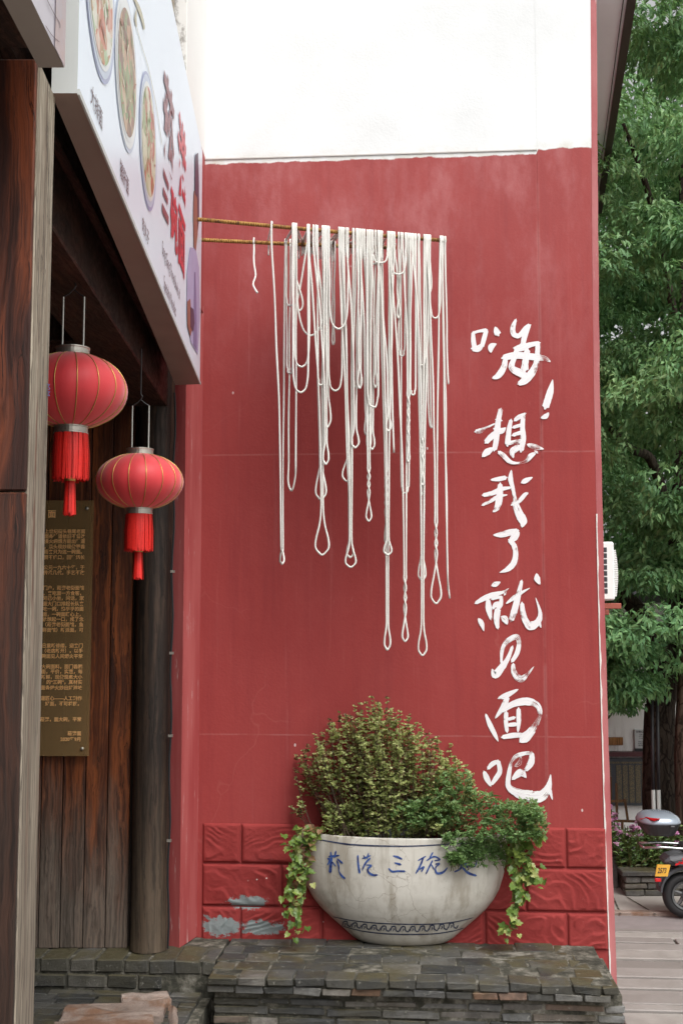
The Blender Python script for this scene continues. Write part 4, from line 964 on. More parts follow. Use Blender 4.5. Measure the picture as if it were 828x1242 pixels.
drop(472, 497, 491, 690, 778, 7, 58, 'twisted cord ending in a slim loop between two longer ones'); ucord(483, 491, 432); ucord(486, 496, 598); ucord(497, 504, 479); cord(wob(494, 300, 496, 560, 6)+[(494, 590)], None, .01, 'f', 'n'); drop(478, 486, 483, 360, 386, 4, 0); drop(488, 500, 495, 470, 560, 3, 70)
BUNCH = 'seventh'
drop(501, 519, 511.5, 660, 704, 9, 8); drop(503, 521, 512, 735, 795, 10.5, 18, 'longest hanging cord, ending in a tear drop loop near the plant'); drop(499, 514, 512, 520, 588, 4, 50); ucord(507, 516, 443, off=-.02); drop(508, 518, 512, 480, 600, 3, 100)
BUNCH = 'last'
drop(517, 533.5, 528.5, 622, 732, 12.5, 62, 'cord with a large tear drop at the last cluster before the rod tip'); cord(wob(519, 300, 522.5, 510, 5)+[(523.5, 518), (521, 515)]+wob(519, 490, 514, 300, 4)); ucord(521, 534, 386, off=-.01); cord(wob(520, 300, 523, 340, 2)+[(522, 352), (518, 358), (517, 340)]+wob(517, 330, 516, 300, 2))
cord(wob(537, 300, 541.5, 600, 6)+[(542, 690), (545, 726)], 'straight cord hanging down at the very tip of the long rod', 0, 'f', 'n'); cord(wob(539.5, 300, 542.5, 450, 5)+[(543.5, 466)], 'cord cut short beside the straight one at the rod tip', .01, 'f', 'n'); cord(wob(535.5, 300, 540.5, 600, 6)+[(543, 716)], 'second straight cord at the rod tip, slightly shorter', .02, 'f', 'n')
# ------------------------------------------------------------------ big half-round planter pot against the wall
PCX = on_y(488, 1080, WY).x; PCY = WY-.006; PSY = .46
prof_px = [(1143.0, 50), (1141.5, 55), (1137, 62), (1130, 70), (1122, 79), (1112, 90.5), (1102, 101), (1090, 110.5), (1078, 117), (1062, 122), (1045, 125), (1030, 126.3), (1017, 126), (1010, 125)]
PP = []
for py, rp in prof_px:
    PP.append((wx(488+rp, py)-wx(488, py), on_y(488, py-4.6, WY).z))
z0_ = PP[0][1]; PP = [(r, BENCH_Z+.002+(z-z0_)) for r, z in PP]; PRIM = PP[-1][1]
def pot_r(z):
    for (r0, za), (r1_, zb_) in zip(PP, PP[1:]):
        if za <= z <= zb_: return r0+(r1_-r0)*(z-za)/(zb_-za)
    return PP[0][0] if z < PP[0][1] else PP[-1][0]
pot = thing('planter_pot', 'wide cream ceramic planter bowl with blue brush lettering and scroll band', 'planter', (PCX, PCY, BENCH_Z))
fine = []
for i in range(len(PP)-1):
    for k in range(3): fine.append((PP[i][0]+(PP[i+1][0]-PP[i][0])*k/3, PP[i][1]+(PP[i+1][1]-PP[i][1])*k/3))
fine.append(PP[-1])
rim = fine[-1]; prof = [(.001, fine[0][1])]+fine+[(rim[0]-.004, rim[1]+.006), (rim[0]-.014, rim[1]+.008), (rim[0]-.03, rim[1]+.004), (rim[0]-.034, rim[1]-.01), (rim[0]-.036, rim[1]-.09), (.001, rim[1]-.085)]
b = MB(); b.lathe(prof, (PCX, PCY, 0), 56, 1, PSY, math.pi, 2*math.pi)
obj('bowl', b, M_POT, pot, smooth=True)
b = MB(); b.lathe([(.001, rim[1]-.05), (rim[0]-.04, rim[1]-.055)], (PCX, PCY-.002, 0), 40, 1, PSY, math.pi, 2*math.pi); obj('soil', b, plain('dark_soil', (.035, .026, .02), .95, .3, 20, bump=.6), pot)
def pot_hit(px, py, off=.0025):
    v = ray(px, py); y0 = PCY-.45; t0 = y0/v.y
    f = lambda t: (((CAM+v*t).x-PCX)/(pot_r((CAM+v*t).z)+off))**2 + (((CAM+v*t).y-PCY)/((pot_r((CAM+v*t).z)+off/PSY)*PSY))**2 - 1
    t = t0; dt = .004
    for _ in range(160):
        if f(t) <= 0:
            lo, hi = t-dt, t
            for _ in range(18):
                m = (lo+hi)/2
                if f(m) > 0: lo = m
                else: hi = m
            return CAM+v*hi
        t += dt
    return CAM+v*((PCY)/v.y)
K4 = (370, 1000, 7.527); K5 = (470, 1000, 5.52)
PCH = [(K4, [[(215,292,12),(255,290,18),(312,282,10)],[(232,250,10),(240,300,18)],[(280,242,14),(268,302,16)],[(205,312,16),(226,322,20),(202,372,8)],[(242,300,16),(234,370,22),(228,438,26)],[(245,340,12),(278,382,10)],[(292,312,12),(340,354,20)],[(290,330,10),(306,380,12),(310,430,7),(335,470,18),(365,494,14)]]),
 (K4, [[(480,282,14),(484,360,16),(497,444,20)],[(533,280,8),(547,314,14)],[(520,312,10),(596,284,12)],[(578,262,10),(563,312,14)],[(594,308,14),(552,350,16),(518,420,8)],[(556,370,8),(602,374,14),(572,405,16),(580,438,18),(620,462,20),(660,460,12)]]),
 (K5, [[(36,210,8),(65,218,14),(96,233,10)],[(46,256,10),(88,269,14)],[(6,294,8),(30,315,12),(70,312,12),(116,314,12)]]),
 (K5, [[(203,242,8),(254,213,9)],[(240,218,10),(215,280,12),(188,328,9)],[(212,302,8),(242,284,10),(224,317,8)],[(302,186,9),(280,225,10)],[(260,242,8),(310,215,10),(348,235,10),(314,242,8)],[(300,240,10),(275,290,10),(256,330,9)],[(288,262,6),(312,302,8)],[(318,266,8),(346,262,10),(320,290,8),(330,326,14),(370,320,14),(400,288,4)]]),
 (K5, [[(490,232,9),(490,290,12),(446,318,9)],[(468,250,10),(522,245,10)],[(500,288,12),(540,325,16),(592,343,13)],[(518,258,18),(532,288,18)],[(560,250,9),(550,280,9),(582,280,8),(597,238,7)],[(476,272,8),(510,268,8)]])]
for cr, st in PCH:
    mb = MB()
    for i, s in enumerate(st): ribbon(mb, [(cr[0]+x/cr[2], cr[1]+y/cr[2], max(w_/cr[2], 1.1)) for x, y, w_ in s], lambda x, y, o: pot_hit(x, y, .002+o), i*.0003)
    obj('brush_character', mb, M_INK, pot)
mb = MB(); ribbon(mb, [(378, 1016.5, .9), (400, 1020.6, 1.4), (425, 1024.3, 1.8), (460, 1026, 1.7), (500, 1026.2, 1.5), (548, 1023.5, 1.6), (590, 1018, 1.2)], lambda x, y, o: pot_hit(x, y, .002), 0); obj('rim_line', mb, M_INKD, pot)
mb = MB(); ribbon(mb, [(404, 1112, .9), (430, 1117, 1.2), (470, 1120.5, 1.3), (520, 1121, 1.2), (550, 1118.5, 1.2), (574, 1113, .8)], lambda x, y, o: pot_hit(x, y, .002), 0)
ribbon(mb, [(416, 1123.5, .9), (440, 1129.5, 1.2), (475, 1133, 1.4), (520, 1133, 1.3), (548, 1129.5, 1.1), (562, 1125.5, .8)], lambda x, y, o: pot_hit(x, y, .0022), 0); obj('scroll_band', mb, M_INKD, pot)
mb = MB()
for i in range(13):
    cx_ = 418+i*11.7; u = (cx_-489)/75; cy_ = 1127-7.2*u*u
    if i == 12: continue
    ribbon(mb, [(cx_-3, cy_+2.6, .8), (cx_-1.5, cy_-2.4, 1.5), (cx_+2.6, cy_-2.8, 1.3), (cx_+3.4, cy_+1.5, 1.4), (cx_+6.5, cy_+3., 1.3), (cx_+8.5, cy_-.4, .9)], lambda x, y, o: pot_hit(x, y, .0024), 0)
    ribbon(mb, [(cx_-.5, cy_+2.8, .7), (cx_+1., cy_+.2, 1.1), (cx_-.3, cy_-.6, .6)], lambda x, y, o: pot_hit(x, y, .0026), 0)
obj('scroll_motif', mb, M_INKD, pot)

# ------------------------------------------------------------------ foliage helpers
def m_leaf(name, stops, rough=.45, trans=.3, attr=True, spec=.4):
    a = NT(name)
    if attr: f = a.n('Attribute', attribute_name='tint').outputs['Fac']
    else: f = a.rand()
    c = a.ramp(f, stops); a.fin(c, rough, spec)
    tl = a.n('BsdfTranslucent'); a.t.links.new(a.mix(.35, c, (.20, .30, .04)), tl.inputs[0])
    m = a.n('MixShader'); m.inputs[0].default_value = trans; a.t.links.new(a.b.outputs[0], m.inputs[1]); a.t.links.new(tl.outputs[0], m.inputs[2]); a.t.links.new(m.outputs[0], a.out.inputs[0]); return a.m
def nrm(v): return v/np.maximum(np.linalg.norm(v, axis=1, keepdims=True), 1e-9)
def leaves(name, base, dirs, L, Wd, tint, mat, parent, fold=.25, rng=None):
    N = len(base); dirs = nrm(dirs); rv = nrm(rng.normal(size=(N, 3))*.55+np.array([.2, -.55, 1.])); side = nrm(np.cross(dirs, rv)); up = np.cross(side, dirs)
    flip = np.where(up[:, 2:3] < 0, -1., 1.); up = up*flip; side = side*flip
    L = np.asarray(L)[:, None]; Wd = np.asarray(Wd)[:, None]
    v0 = base; v2 = base+dirs*L - up*L*.12; mid = base+dirs*L*.48
    v1 = mid+side*Wd*.5+up*Wd*fold; v3 = mid-side*Wd*.5+up*Wd*fold
    V = np.stack([v0, v1, v2, v3], 1).reshape(-1, 3)
    i = np.arange(N)*4; Fc = np.stack([np.stack([i, i+1, i+2], 1), np.stack([i, i+2, i+3], 1)], 1).reshape(-1, 3)
    me = bpy.data.meshes.new(name); me.vertices.add(len(V)); me.vertices.foreach_set('co', V.ravel().astype(np.float32))
    me.loops.add(Fc.size); me.loops.foreach_set('vertex_index', Fc.ravel().astype(np.int32)); me.polygons.add(len(Fc)); me.polygons.foreach_set('loop_start', np.arange(0, Fc.size, 3, dtype=np.int32))
    me.update(calc_edges=True)
    at = me.attributes.new('tint', 'FLOAT', 'FACE'); at.data.foreach_set('value', np.repeat(np.clip(tint, 0, 1), 2).astype(np.float32))
    me.materials.append(mat); return link(name, me, parent)

rng = np.random.default_rng(11)
M_SHRUB = m_leaf('yellow_green_shrub_leaf', [(0, (.13, .055, .035)), (.16, (.20, .11, .055)), (.25, (.22, .28, .085)), (.55, (.44, .49, .18)), (.85, (.58, .60, .27)), (1, (.64, .61, .36))], .5, .5)
M_SEDUM = m_leaf('deep_green_leaf', [(0, (.07, .13, .045)), (.5, (.145, .26, .085)), (.9, (.25, .39, .145)), (1, (.34, .46, .20))], .45, .4)
M_STEM = plain('brown_stem', (.06, .04, .025), .7); M_GSTEM = plain('green_stem', (.09, .10, .03), .6)
def outline(px):
    X = [345, 352, 360, 380, 400, 418, 440, 460, 478, 500, 520, 540, 560, 585, 600]; Y = [950, 922, 908, 893, 884, 872, 860, 854, 866, 876, 890, 905, 928, 957, 985]
    return float(np.interp(px, X, Y))
shrub = thing('leafy_shrub', 'tall airy shrub with small yellow green leaves growing in the bowl', 'plant', (PCX-.1, PCY-.1, PRIM-.05))
bs, ds, Ls, Ws, ts = [], [], [], [], []; stem = MB()
for k in range(156):
    q_ = (k+rnd.random())/156; c_ = (450-345)/(592-345); tx = 345+math.sqrt(q_*247*105) if q_ < c_ else 592-math.sqrt((1-q_)*247*142)
    tx = .6*tx+.4*(345+247*q_); ty = outline(tx) + rnd.uniform(-17, 12) + (0 if rnd.random() < .36 else (rnd.random()**1.2)*112); ty = min(ty, 1002)
    bx = 488+(tx-480)*rnd.uniform(.55, .85) + rnd.uniform(-12, 12); bx = min(max(bx, 385), 590)
    o1 = rnd.uniform(.03, .24); o2 = o1+rnd.uniform(-.10, .22); o2 = max(.03, o2)
    if tx < 385: o2 = rnd.uniform(.04, .2)
    p0 = on_y(bx, 1020, WY-o1); p2 = on_y(tx, ty, WY-o2); pm = (p0+p2)/2 + Vector((rnd.uniform(-.03, .03)+(p2.x-p0.x)*.12, rnd.uniform(-.02, .02), .03))
    pts = catmull([tuple(p0), tuple(pm), tuple(p2)], 12); stem.tube([tuple(q) for q in pts], [.0035*(1-.6*i/(len(pts)-1)) for i in range(len(pts))], 4, caps=False)
    sparse = tx < 405; red = rnd.random() < (.45 if sparse else .16)
    L_ = float(np.linalg.norm(np.array(p2-p0))); nw = int(L_/.017)
    st_ = .5 if sparse else .12
    for i in range(nw):
        f = st_+(1-st_)*(i+rnd.random())/nw
        if rnd.random() < (.5 if sparse else .30+.25*math.sin(k*2.3+f*9)): continue
        q = pts[min(int(f*(len(pts)-1)), len(pts)-1)]
        tip = f > .9
        # short side twigs carry the leaf whorls
        so = np.array([rnd.gauss(0, .013), rnd.gauss(0, .013), rnd.gauss(.004, .010)]) if not tip else np.zeros(3)
        for j in range(rnd.randrange(4, 7)):
            a_ = rnd.uniform(0, 6.28); d = np.array([math.cos(a_), math.sin(a_), rnd.uniform(-.2, .9)]); l = rnd.uniform(.014, .030)*(.8 if tip else 1)
            bs.append(np.array(q)+so); ds.append(d); Ls.append(l); Ws.append(l*rnd.uniform(.55, .8))
            t_ = (rnd.uniform(0, .2) if (red and rnd.random() < .6) or rnd.random() < .07 else rnd.gauss(.56, .16)+(.12 if tip else 0)); ts.append(t_)
for k in range(420):                                     # low leafy shoots that close the foot of the shrub
    q = on_y(rnd.uniform(392, 545), rnd.uniform(975, 1016), WY-rnd.uniform(.08, .25)); t_ = rnd.gauss(.42, .14)
    for j in range(6):
        a_ = rnd.uniform(0, 6.28); l = rnd.uniform(.016, .030); bs.append(np.array(q)+np.array([rnd.gauss(0, .008), rnd.gauss(0, .008), rnd.gauss(0, .008)])); ds.append(np.array([math.cos(a_), math.sin(a_), rnd.uniform(-.1, .9)])); Ls.append(l); Ws.append(l*.65); ts.append(t_+rnd.gauss(0, .06))
tag(obj('stem', stem, M_STEM, shrub), kind='stuff')
tag(leaves('foliage', np.array(bs), np.array(ds), Ls, Ws, np.array(ts), M_SHRUB, shrub, rng=rng), kind='stuff')

sed = thing('dark_green_trailing_plant', 'dense dark green plant spilling over the bowl rim beside the lettering', 'plant', tuple(on_y(600, 1010, WY-.15)))
bs, ds, Ls, Ws, ts = [], [], [], [], []; stem = MB()
SP = [(545, 955, 30, 22), (560, 985, 40, 28), (590, 990, 40, 28), (625, 992, 32, 24), (642, 1000, 20, 22), (600, 1018, 40, 20), (565, 1022, 28, 20), (553, 1040, 10, 6), (640, 985, 18, 14), (525, 985, 30, 20), (580, 1035, 30, 14), (620, 1030, 24, 20), (500, 990, 22, 18)]
for k in range(950):
    cx_, cy_, rx, ry = SP[rnd.randrange(len(SP))]; a_ = rnd.uniform(0, 6.28); q = math.sqrt(rnd.random())
    px, py = cx_+rx*q*math.cos(a_), cy_+ry*q*math.sin(a_)
    o = rnd.uniform(.10, .36) if py < 1012 else rnd.uniform(.28, .36); p = on_y(px, py, WY-o)
    if p.z < PRIM+.01:                                   # below the rim it hangs in front of the bowl
        ph = pot_hit(px, py, .02); p = Vector(ph)+Vector((0, -rnd.uniform(.005, .06), 0))
    if rnd.random() < .35: stem.tube([tuple(p), tuple(p+Vector((rnd.uniform(-.03, .03), rnd.uniform(0, .05), -rnd.uniform(.02, .06))))], .002, 3, caps=False)
    t0_ = rnd.gauss(.5, .2)
    for j in range(11):
        a_ = rnd.uniform(0, 6.28); d = np.array([math.cos(a_), math.sin(a_)-.3, rnd.uniform(-.1, 1.2)]); l = rnd.uniform(.016, .030)
        bs.append(np.array(p)+np.array([rnd.gauss(0, .006), rnd.gauss(0, .006), rnd.gauss(0, .008)])); ds.append(d); Ls.append(l); Ws.append(l*rnd.uniform(.4, .6)); ts.append(t0_+rnd.gauss(.05, .12))
for k in range(26):
    p = on_y(rnd.uniform(560, 605), rnd.uniform(965, 1000), WY-rnd.uniform(.25, .36)); bs.append(np.array(p)); ds.append(np.array([rnd.uniform(-1, 1), rnd.uniform(-.5, 0), rnd.uniform(-.2, .8)])); Ls.append(rnd.uniform(.05, .09)); Ws.append(.014); ts.append(.55)
tag(obj('stem', stem, M_GSTEM, sed), kind='stuff')
tag(leaves('foliage', np.array(bs), np.array(ds), Ls, Ws, np.array(ts), M_SEDUM, sed, rng=rng), kind='stuff')

# ivy: every leaf its own piece
M_IVY = m_leaf('ivy_leaf', [(0, (.07, .13, .025)), (.35, (.12, .20, .04)), (.7, (.20, .28, .06)), (.92, (.32, .37, .10)), (1, (.36, .38, .14))], .38, .3, False)
M_IVYB = m_leaf('withered_ivy_leaf', [(0, (.10, .05, .025)), (.5, (.20, .11, .05)), (1, (.26, .15, .08))], .6, .2, False)
def ivy_mesh(seed, mat):
    r = random.Random(seed); out = [(0, 0), (.34, -.10), (.50, .20), (.36, .38), (.40, .60), (.20, .66), (0, 1.02), (-.20, .66), (-.42, .58), (-.35, .36), (-.5, .18), (-.33, -.12)]
    vs = [(0, .35, .03)]+[(x*(1+r.uniform(-.08, .08)), y, -abs(x)*.22+r.uniform(-.04, .04)-(.12*max(0, y-.6))) for x, y in out]; n = len(out)
    me = bpy.data.meshes.new('leaf'); me.from_pydata(vs, [], [(0, 1+i, 1+(i+1) % n) for i in range(n)]); me.materials.append(mat); me.update(); return me
IVM = [ivy_mesh(i, M_IVY) for i in range(4)]; IVB = [ivy_mesh(i+9, M_IVYB) for i in range(2)]
def ivy(label, strands, n, brown_top):
    x_, y_ = strands[0][0]; t = thing('ivy_vine', label, 'ivy', tuple(on_y(x_, y_, WY-.2)))
    sm = MB(); paths = []
    for s in strands:
        P = [on_y(px, py, WY-o) for (px, py), o in zip(s, np.linspace(.20, .26, len(s)))]; C = catmull([tuple(p) for p in P], 8); paths.append(C); sm.tube([tuple(q) for q in C], .0025, 4, caps=False)
    obj('stem', sm, M_GSTEM, t)
    for k in range(n):
        C = paths[rnd.choices(range(len(paths)), [len(c) for c in paths])[0]]; f = rnd.random(); q = Vector(C[int(f*(len(C)-1))])
        q += Vector((rnd.gauss(0, .026), rnd.uniform(-.05, .03), rnd.gauss(0, .02)))
        br_ = rnd.random() < (brown_top if f < .35 else .05)
        me = rnd.choice(IVB if br_ else IVM); o = link('leaf', me, t); s = rnd.uniform(.036, .064)*(1-.2*f)
        # blade hangs tip down, face turned to the light and outward
        M = Matrix.Translation(q) @ Matrix.Rotation(rnd.gauss(0, .55), 4, 'Z') @ Matrix.Rotation(rnd.gauss(-2.2, .35), 4, 'X') @ Matrix.Rotation(rnd.gauss(0, .7), 4, 'Z') @ Matrix.Scale(s, 4)
        o.matrix_basis = M
    return t
ivy('ivy trailing down beside the bowl where grey shows through the peeled paint', [[(385, 1005), (372, 1012), (362, 1030), (364, 1060), (356, 1090), (352, 1115)], [(380, 1008), (374, 1030), (372, 1055), (370, 1085), (362, 1110), (358, 1134)], [(388, 1004), (368, 1005), (355, 1022), (357, 1060), (348, 1085)]], 175, .4)
ivy('ivy trailing from the dark green plant down over plain red blocks', [[(625, 1010), (632, 1040), (634, 1065), (624, 1090), (618, 1115), (615, 1140)], [(635, 1005), (636, 1040), (645, 1062), (652, 1068)], [(618, 1020), (626, 1055), (630, 1085), (620, 1105)], [(640, 1000), (650, 1010), (655, 1020)]], 175, .02)
b = MB(); p = on_y(472, 1010, WY-.16); b.box(p.x-.15, p.x+.12, p.y-.02, p.y+.1, p.z-.06, p.z+.03); b.box(p.x-.10, p.x-.07, p.y-.0235, p.y-.021, p.z-.0, p.z+.022, 1); b.box(p.x+.06, p.x+.08, p.y-.0235, p.y-.021, p.z+.005, p.z+.022, 1)
tag(obj('foam_tray', b, [plain('dirty_white_foam', (.30, .32, .34), .7, .15, 10), plain('red_print', (.45, .03, .03), .5)], bevel=.004), 'pale foam tray half hidden among the shrub stems in the bowl', 'tray')
# ------------------------------------------------------------------ air conditioner on the side wall
def loft(mb, secs, n=20, e=3.5, m=0, cap=True):
    """stack of superellipse rings: (centre, half_u, half_v), u along RT and v along FW"""
    vs = []
    for c, hu, hv in secs:
        for j in range(n):
            a = 2*math.pi*j/n; ca, sa = math.cos(a), math.sin(a)
            vs.append(Vector(c)+RT*hu*math.copysign(abs(ca)**(2/e), ca)+FW*hv*math.copysign(abs(sa)**(2/e), sa))
    k = len(secs); fs = [(i*n+j, i*n+(j+1) % n, (i+1)*n+(j+1) % n, (i+1)*n+j) for i in range(k-1) for j in range(n)]
    if cap: fs += [tuple(range(n))[::-1], tuple(range((k-1)*n, k*n))]
    mb.add(vs, fs, m)
dA = 9.0; a1 = at_d(747.0, 657, dA); a0 = at_d(748.5, 728, dA); acr1 = at_d(746.5, 690, dA).dot(RT); acr0 = acr1-.26; acz1, acz0 = a1.z, a0.z
ac = thing('air_conditioner', 'white outdoor air conditioner unit bracketed on the side wall', 'air conditioner', tuple(W(acr0, dA, acz0)))
M_ACW = plain('white_enamel', (.74, .75, .73), .4, .05, 5)
b = MB(); b.rbox(acr0, acr1-.012, dA, dA+.72, acz0, acz1); obj('casing', b, M_ACW, ac, bevel=.012)
b = MB(); n_ = 26
for i in range(n_):                                      # bowed front grille made of thin bars
    z_a = acz0+.03+(acz1-acz0-.09)*i/n_; z_b = z_a+(acz1-acz0-.09)/n_*.75; bow = .016*math.sin(math.pi*(i+.5)/n_)
    b.rbox(acr1-.011, acr1+.004+bow, dA+.02, dA+.66, z_a, z_b)
obj('fan_grille', b, M_ACW, ac)
for i in range(8):
    z_ = acz1-.035-(acz1-acz0-.06)*(i+1)/8.6
    b = MB(); b.rbox(acr1-.17, acr1-.070, dA-.003, dA+.006, z_, z_+.036); obj('vent_slot', b, M_BPLAS, ac)
M_RUST = plain('red_brown_bracket', (.28, .075, .05), .6, .25, 12)
for (pyy, pxx) in ((735, 753), (742.5, 749)):
    q = at_d(pxx, pyy, dA+.02); b = MB(); b.rbox(acr0-.1, q.dot(RT), dA+.02+(.3 if pyy > 740 else 0), dA+.06+(.3 if pyy > 740 else 0), q.z-.022, q.z+.022); obj('bracket', b, M_RUST, ac, bevel=.004)
b = MB()
for dd in (.1, .55): b.rbox(acr0+.08, acr0+.16, dA+dd, dA+dd+.05, acz0-.04, acz0); 
obj('rubber_foot', b, M_BPLAS, ac)

# ------------------------------------------------------------------ white garden wall, boards and plaques
dG = 12.6
gw = thing('white_garden_wall', 'weathered white garden wall behind the tree trunks', 'wall', tuple(W(5, dG, 0)))
zc_ = at_d(760, 915, dG).z; zb0 = at_d(760, 976, dG).z; zb1 = at_d(760, 919, dG).z
b = MB(); b.rbox(2.4, 9.5, dG, dG+.22, 0, 2.7); 
ms = NT('rain_stained_limewash'); n1 = ms.noise(3, 7, .65, ms.map((2.5, 2.5, .5)))
ms.fin(ms.mix(ms.step(n1, .48, .72, 0, .8), (.86, .86, .84), (.45, .43, .39)), .85, .2)
obj('limewashed_wall', b, ms.m, gw)
b = MB(); b.rbox(2.4, 9.5, dG-.10, dG-.002, zc_-.012, zc_+.035); obj('coping_rail', b, plain('dark_red_rail', (.10, .035, .04), .5), gw)
b = MB(); b.rbox(2.35, 9.55, dG-.05, dG+.27, 2.7, 2.78); obj('wall_cap', b, plain('grey_cap_tiles', (.10, .10, .10), .7), gw)
nb = thing('notice_board', 'long grey framed notice board with columns of gold text', 'notice board', tuple(W(4, dG-.06, zb0)))
b = MB(); b.rbox(2.5, 6.5, dG-.06, dG-.03, zb0, zb1); obj('back_panel', b, plain('dark_grey_board', (.06, .065, .075), .5), nb)
mg = NT('gold_text_panel'); br_ = mg.n('TexBrick'); mg.inp(br_, 'Vector', mg.map((1, 1, 1))); 
dots = mg.step(mg.noise(120, 2, .5), .5, .56); mg.fin(mg.mix(dots, (.085, .075, .055), (.19, .145, .075)), .5)
x_ = 2.55
while x_ < 6.4:
    b = MB(); b.rbox(x_, x_+.055, dG-.064, dG-.0605, zb0+.03, zb1-.07); obj('text_panel', b, mg.m, nb)
    x_ += .068 if int((x_-2.55)/.068) % 5 != 4 else .11
b = MB(); b.rbox(2.55, 6.4, dG-.064, dG-.0605, zb1-.055, zb1-.035); obj('heading_strip', b, mg.m, nb)
# hung plaques
def hung(p0, p1, mat, name, label, cat, d):
    a_, b_ = at_d(*p0, d), at_d(*p1, d); mb = MB(); mb.rbox(a_.dot(RT), b_.dot(RT), d-.025, d-.003, b_.z, a_.z); return tag(obj(name, mb, mat, bevel=.004), label, cat), a_, b_
hung((731, 894), (754.5, 903.5), wood('orange_varnished_wood', (.30, .13, .035), (.42, .20, .06), rough=.4), 'wooden_plaque', 'small orange wood plaque on the white garden wall', 'plaque', dG)
nt_, a_, b_ = hung((768, 884.5), (784, 907.5), plain('pale_grey_notice', (.55, .57, .57), .5, .05), 'wall_notice', 'pale grey notice with dark foot strip on the white garden wall', 'notice', dG)
mb = MB(); mb.rbox(a_.dot(RT), b_.dot(RT), dG-.026, dG-.003, b_.z-.055, b_.z-.001); obj('foot_strip', mb, M_BPLAS, nt_)
cxn = (a_.dot(RT)+b_.dot(RT))/2
for s, fz, yy in (('文明公约', .028, .035), ('公告', .018, .062), ('爱护环境', .012, .082), ('人人有责', .012, .10), ('讲究卫生', .016, .135), ('爱护公物', .016, .155), ('遵守秩序', .016, .175)):
    text(s, fz, W(cxn, dG-.0265, a_.z-yy), RT, UP, M_BPLAS, 'lettering', nt_, .01, 'CENTER', 1, .001)

# wooden rack in front of the notice board
rk = thing('wooden_rack', 'brown wooden rack of thin bars by the flower bed', 'rack', tuple(at_d(755, 1030, 11.7)))
M_RK = wood('brown_rack_wood', (.10, .045, .015), (.19, .09, .03), rough=.5)
def bar(p, q, d0, d1, r_=.016):
    b = MB(); b.tube([at_d(*p, d0), at_d(*q, d1)], r_, 4); obj('rack_bar', b, M_RK, rk)
for a_ in (((735, 972), (758, 971), 11.7, 11.7), ((757, 969), (761, 997), 11.7, 11.7), ((735, 995), (776, 996.5), 11.6, 11.6), ((754, 996), (754.5, 1036), 11.6, 11.6), ((774, 996), (775, 1036), 11.6, 11.6), ((740, 942), (740, 1036), 11.75, 11.75), ((747, 950), (747.5, 996), 11.7, 11.7), ((733, 995), (733, 1036), 11.6, 11.6)): bar(*a_)

# ------------------------------------------------------------------ stone planter with pink flowers
dP = on_z(780, 1087, .012).dot(FW); zt_ = at_d(780, 1056, dP).z
pl = thing('stone_planter', 'low planter of flat grey stones with a dark coping', 'planter', tuple(W(3.0, dP+.4, 0)))
pr0, pr1 = at_d(757, 1070, dP).dot(RT), at_d(757, 1070, dP).dot(RT)+2.0
b = MB(); b.rbox(pr0+.03, pr1-.03, dP+.03, dP+.75, 0, zt_-.05); b.rbox(pr0-.45, pr0+.02, dP+.33, dP+.85, 0, zt_+.12); obj('planter_core', b, M_MORTAR, pl)
z_ = .015; rr = random.Random(9)
while z_ < zt_-.05:
    h = min(rr.uniform(.05, .075), zt_-.045-z_); x_ = pr0
    while x_ < pr1-.02:
        L = rr.uniform(.12, .28); xx = min(x_+L, pr1); brick('planter_stone', pl, W(x_+.005, dP+rr.uniform(-.008, .008), z_), RT*(xx-x_-.01), FW*.1, UP*(h-.008), .004, M_BRICK, .006, rr); x_ = xx
    z_ += h
x_ = pr0-.03
while x_ < pr1: brick('coping_stone', pl, W(x_, dP-.03, zt_-.045), RT*.34, FW*.2, UP*.045, .004, M_BRICK, .006, rr); x_ += .345
for i in range(4): brick('planter_stone', pl, W(pr0-.45+i*.115, dP+.30, .012), RT*.11, FW*.06, UP*(zt_+.05), .006, M_BRICK, .008, rr)
b = MB(); b.rbox(pr0-.47, pr0+.01, dP+.28, dP+.5, zt_+.09, zt_+.13); obj('coping_stone', b, M_BRICK, pl, bevel=.01)
fl = thing('pink_flower_clump', 'clump of small pink flowers growing in the stone planter', 'plant', tuple(W(3.0, dP+.4, zt_)))
M_FLG = m_leaf('flower_bed_leaf', [(0, (.10, .07, .03)), (.3, (.05, .10, .025)), (.7, (.11, .19, .05)), (1, (.18, .27, .08))], .5, .25)
M_PINK_P = m_leaf('pink_petal', [(0, (.50, .16, .36)), (.5, (.64, .32, .52)), (1, (.75, .52, .66))], .5, .3)
bs, ds, Ls, Ws, ts = [], [], [], [], []; fb, fd, fL, fW, ft = [], [], [], [], []; stem = MB()
for k in range(330):
    bx = rnd.uniform(pr0-.3, pr0+1.3); by = dP+rnd.uniform(.1, .7); H_ = rnd.uniform(.15, .42)*(1 if bx < pr0+.6 else .6)
    p = W(bx, by, zt_-.03 if bx > pr0 else zt_+.1); q = p+Vector((rnd.gauss(0, .05), rnd.gauss(0, .05), H_)); stem.tube([tuple(p), tuple((p+q)/2+Vector((rnd.gauss(0, .01), 0, 0))), tuple(q)], .0035, 3, caps=False)
    for i in range(16):
        f = rnd.uniform(.1, 1); c = np.array(p+(q-p)*f); a_ = rnd.uniform(0, 6.28); bs.append(c); ds.append(np.array([math.cos(a_), math.sin(a_), rnd.uniform(-.1, .8)])); Ls.append(rnd.uniform(.035, .075)); Ws.append(.02); ts.append(rnd.gauss(.55, .2)-(.3 if f < .25 else 0))
    if rnd.random() < .42 and bx < pr0+.7:
        for i in range(14): a_ = rnd.uniform(0, 6.28); fb.append(np.array(q)); fd.append(np.array([math.cos(a_), math.sin(a_), rnd.uniform(-.2, 1)])); fL.append(.036); fW.append(.028); ft.append(rnd.random())
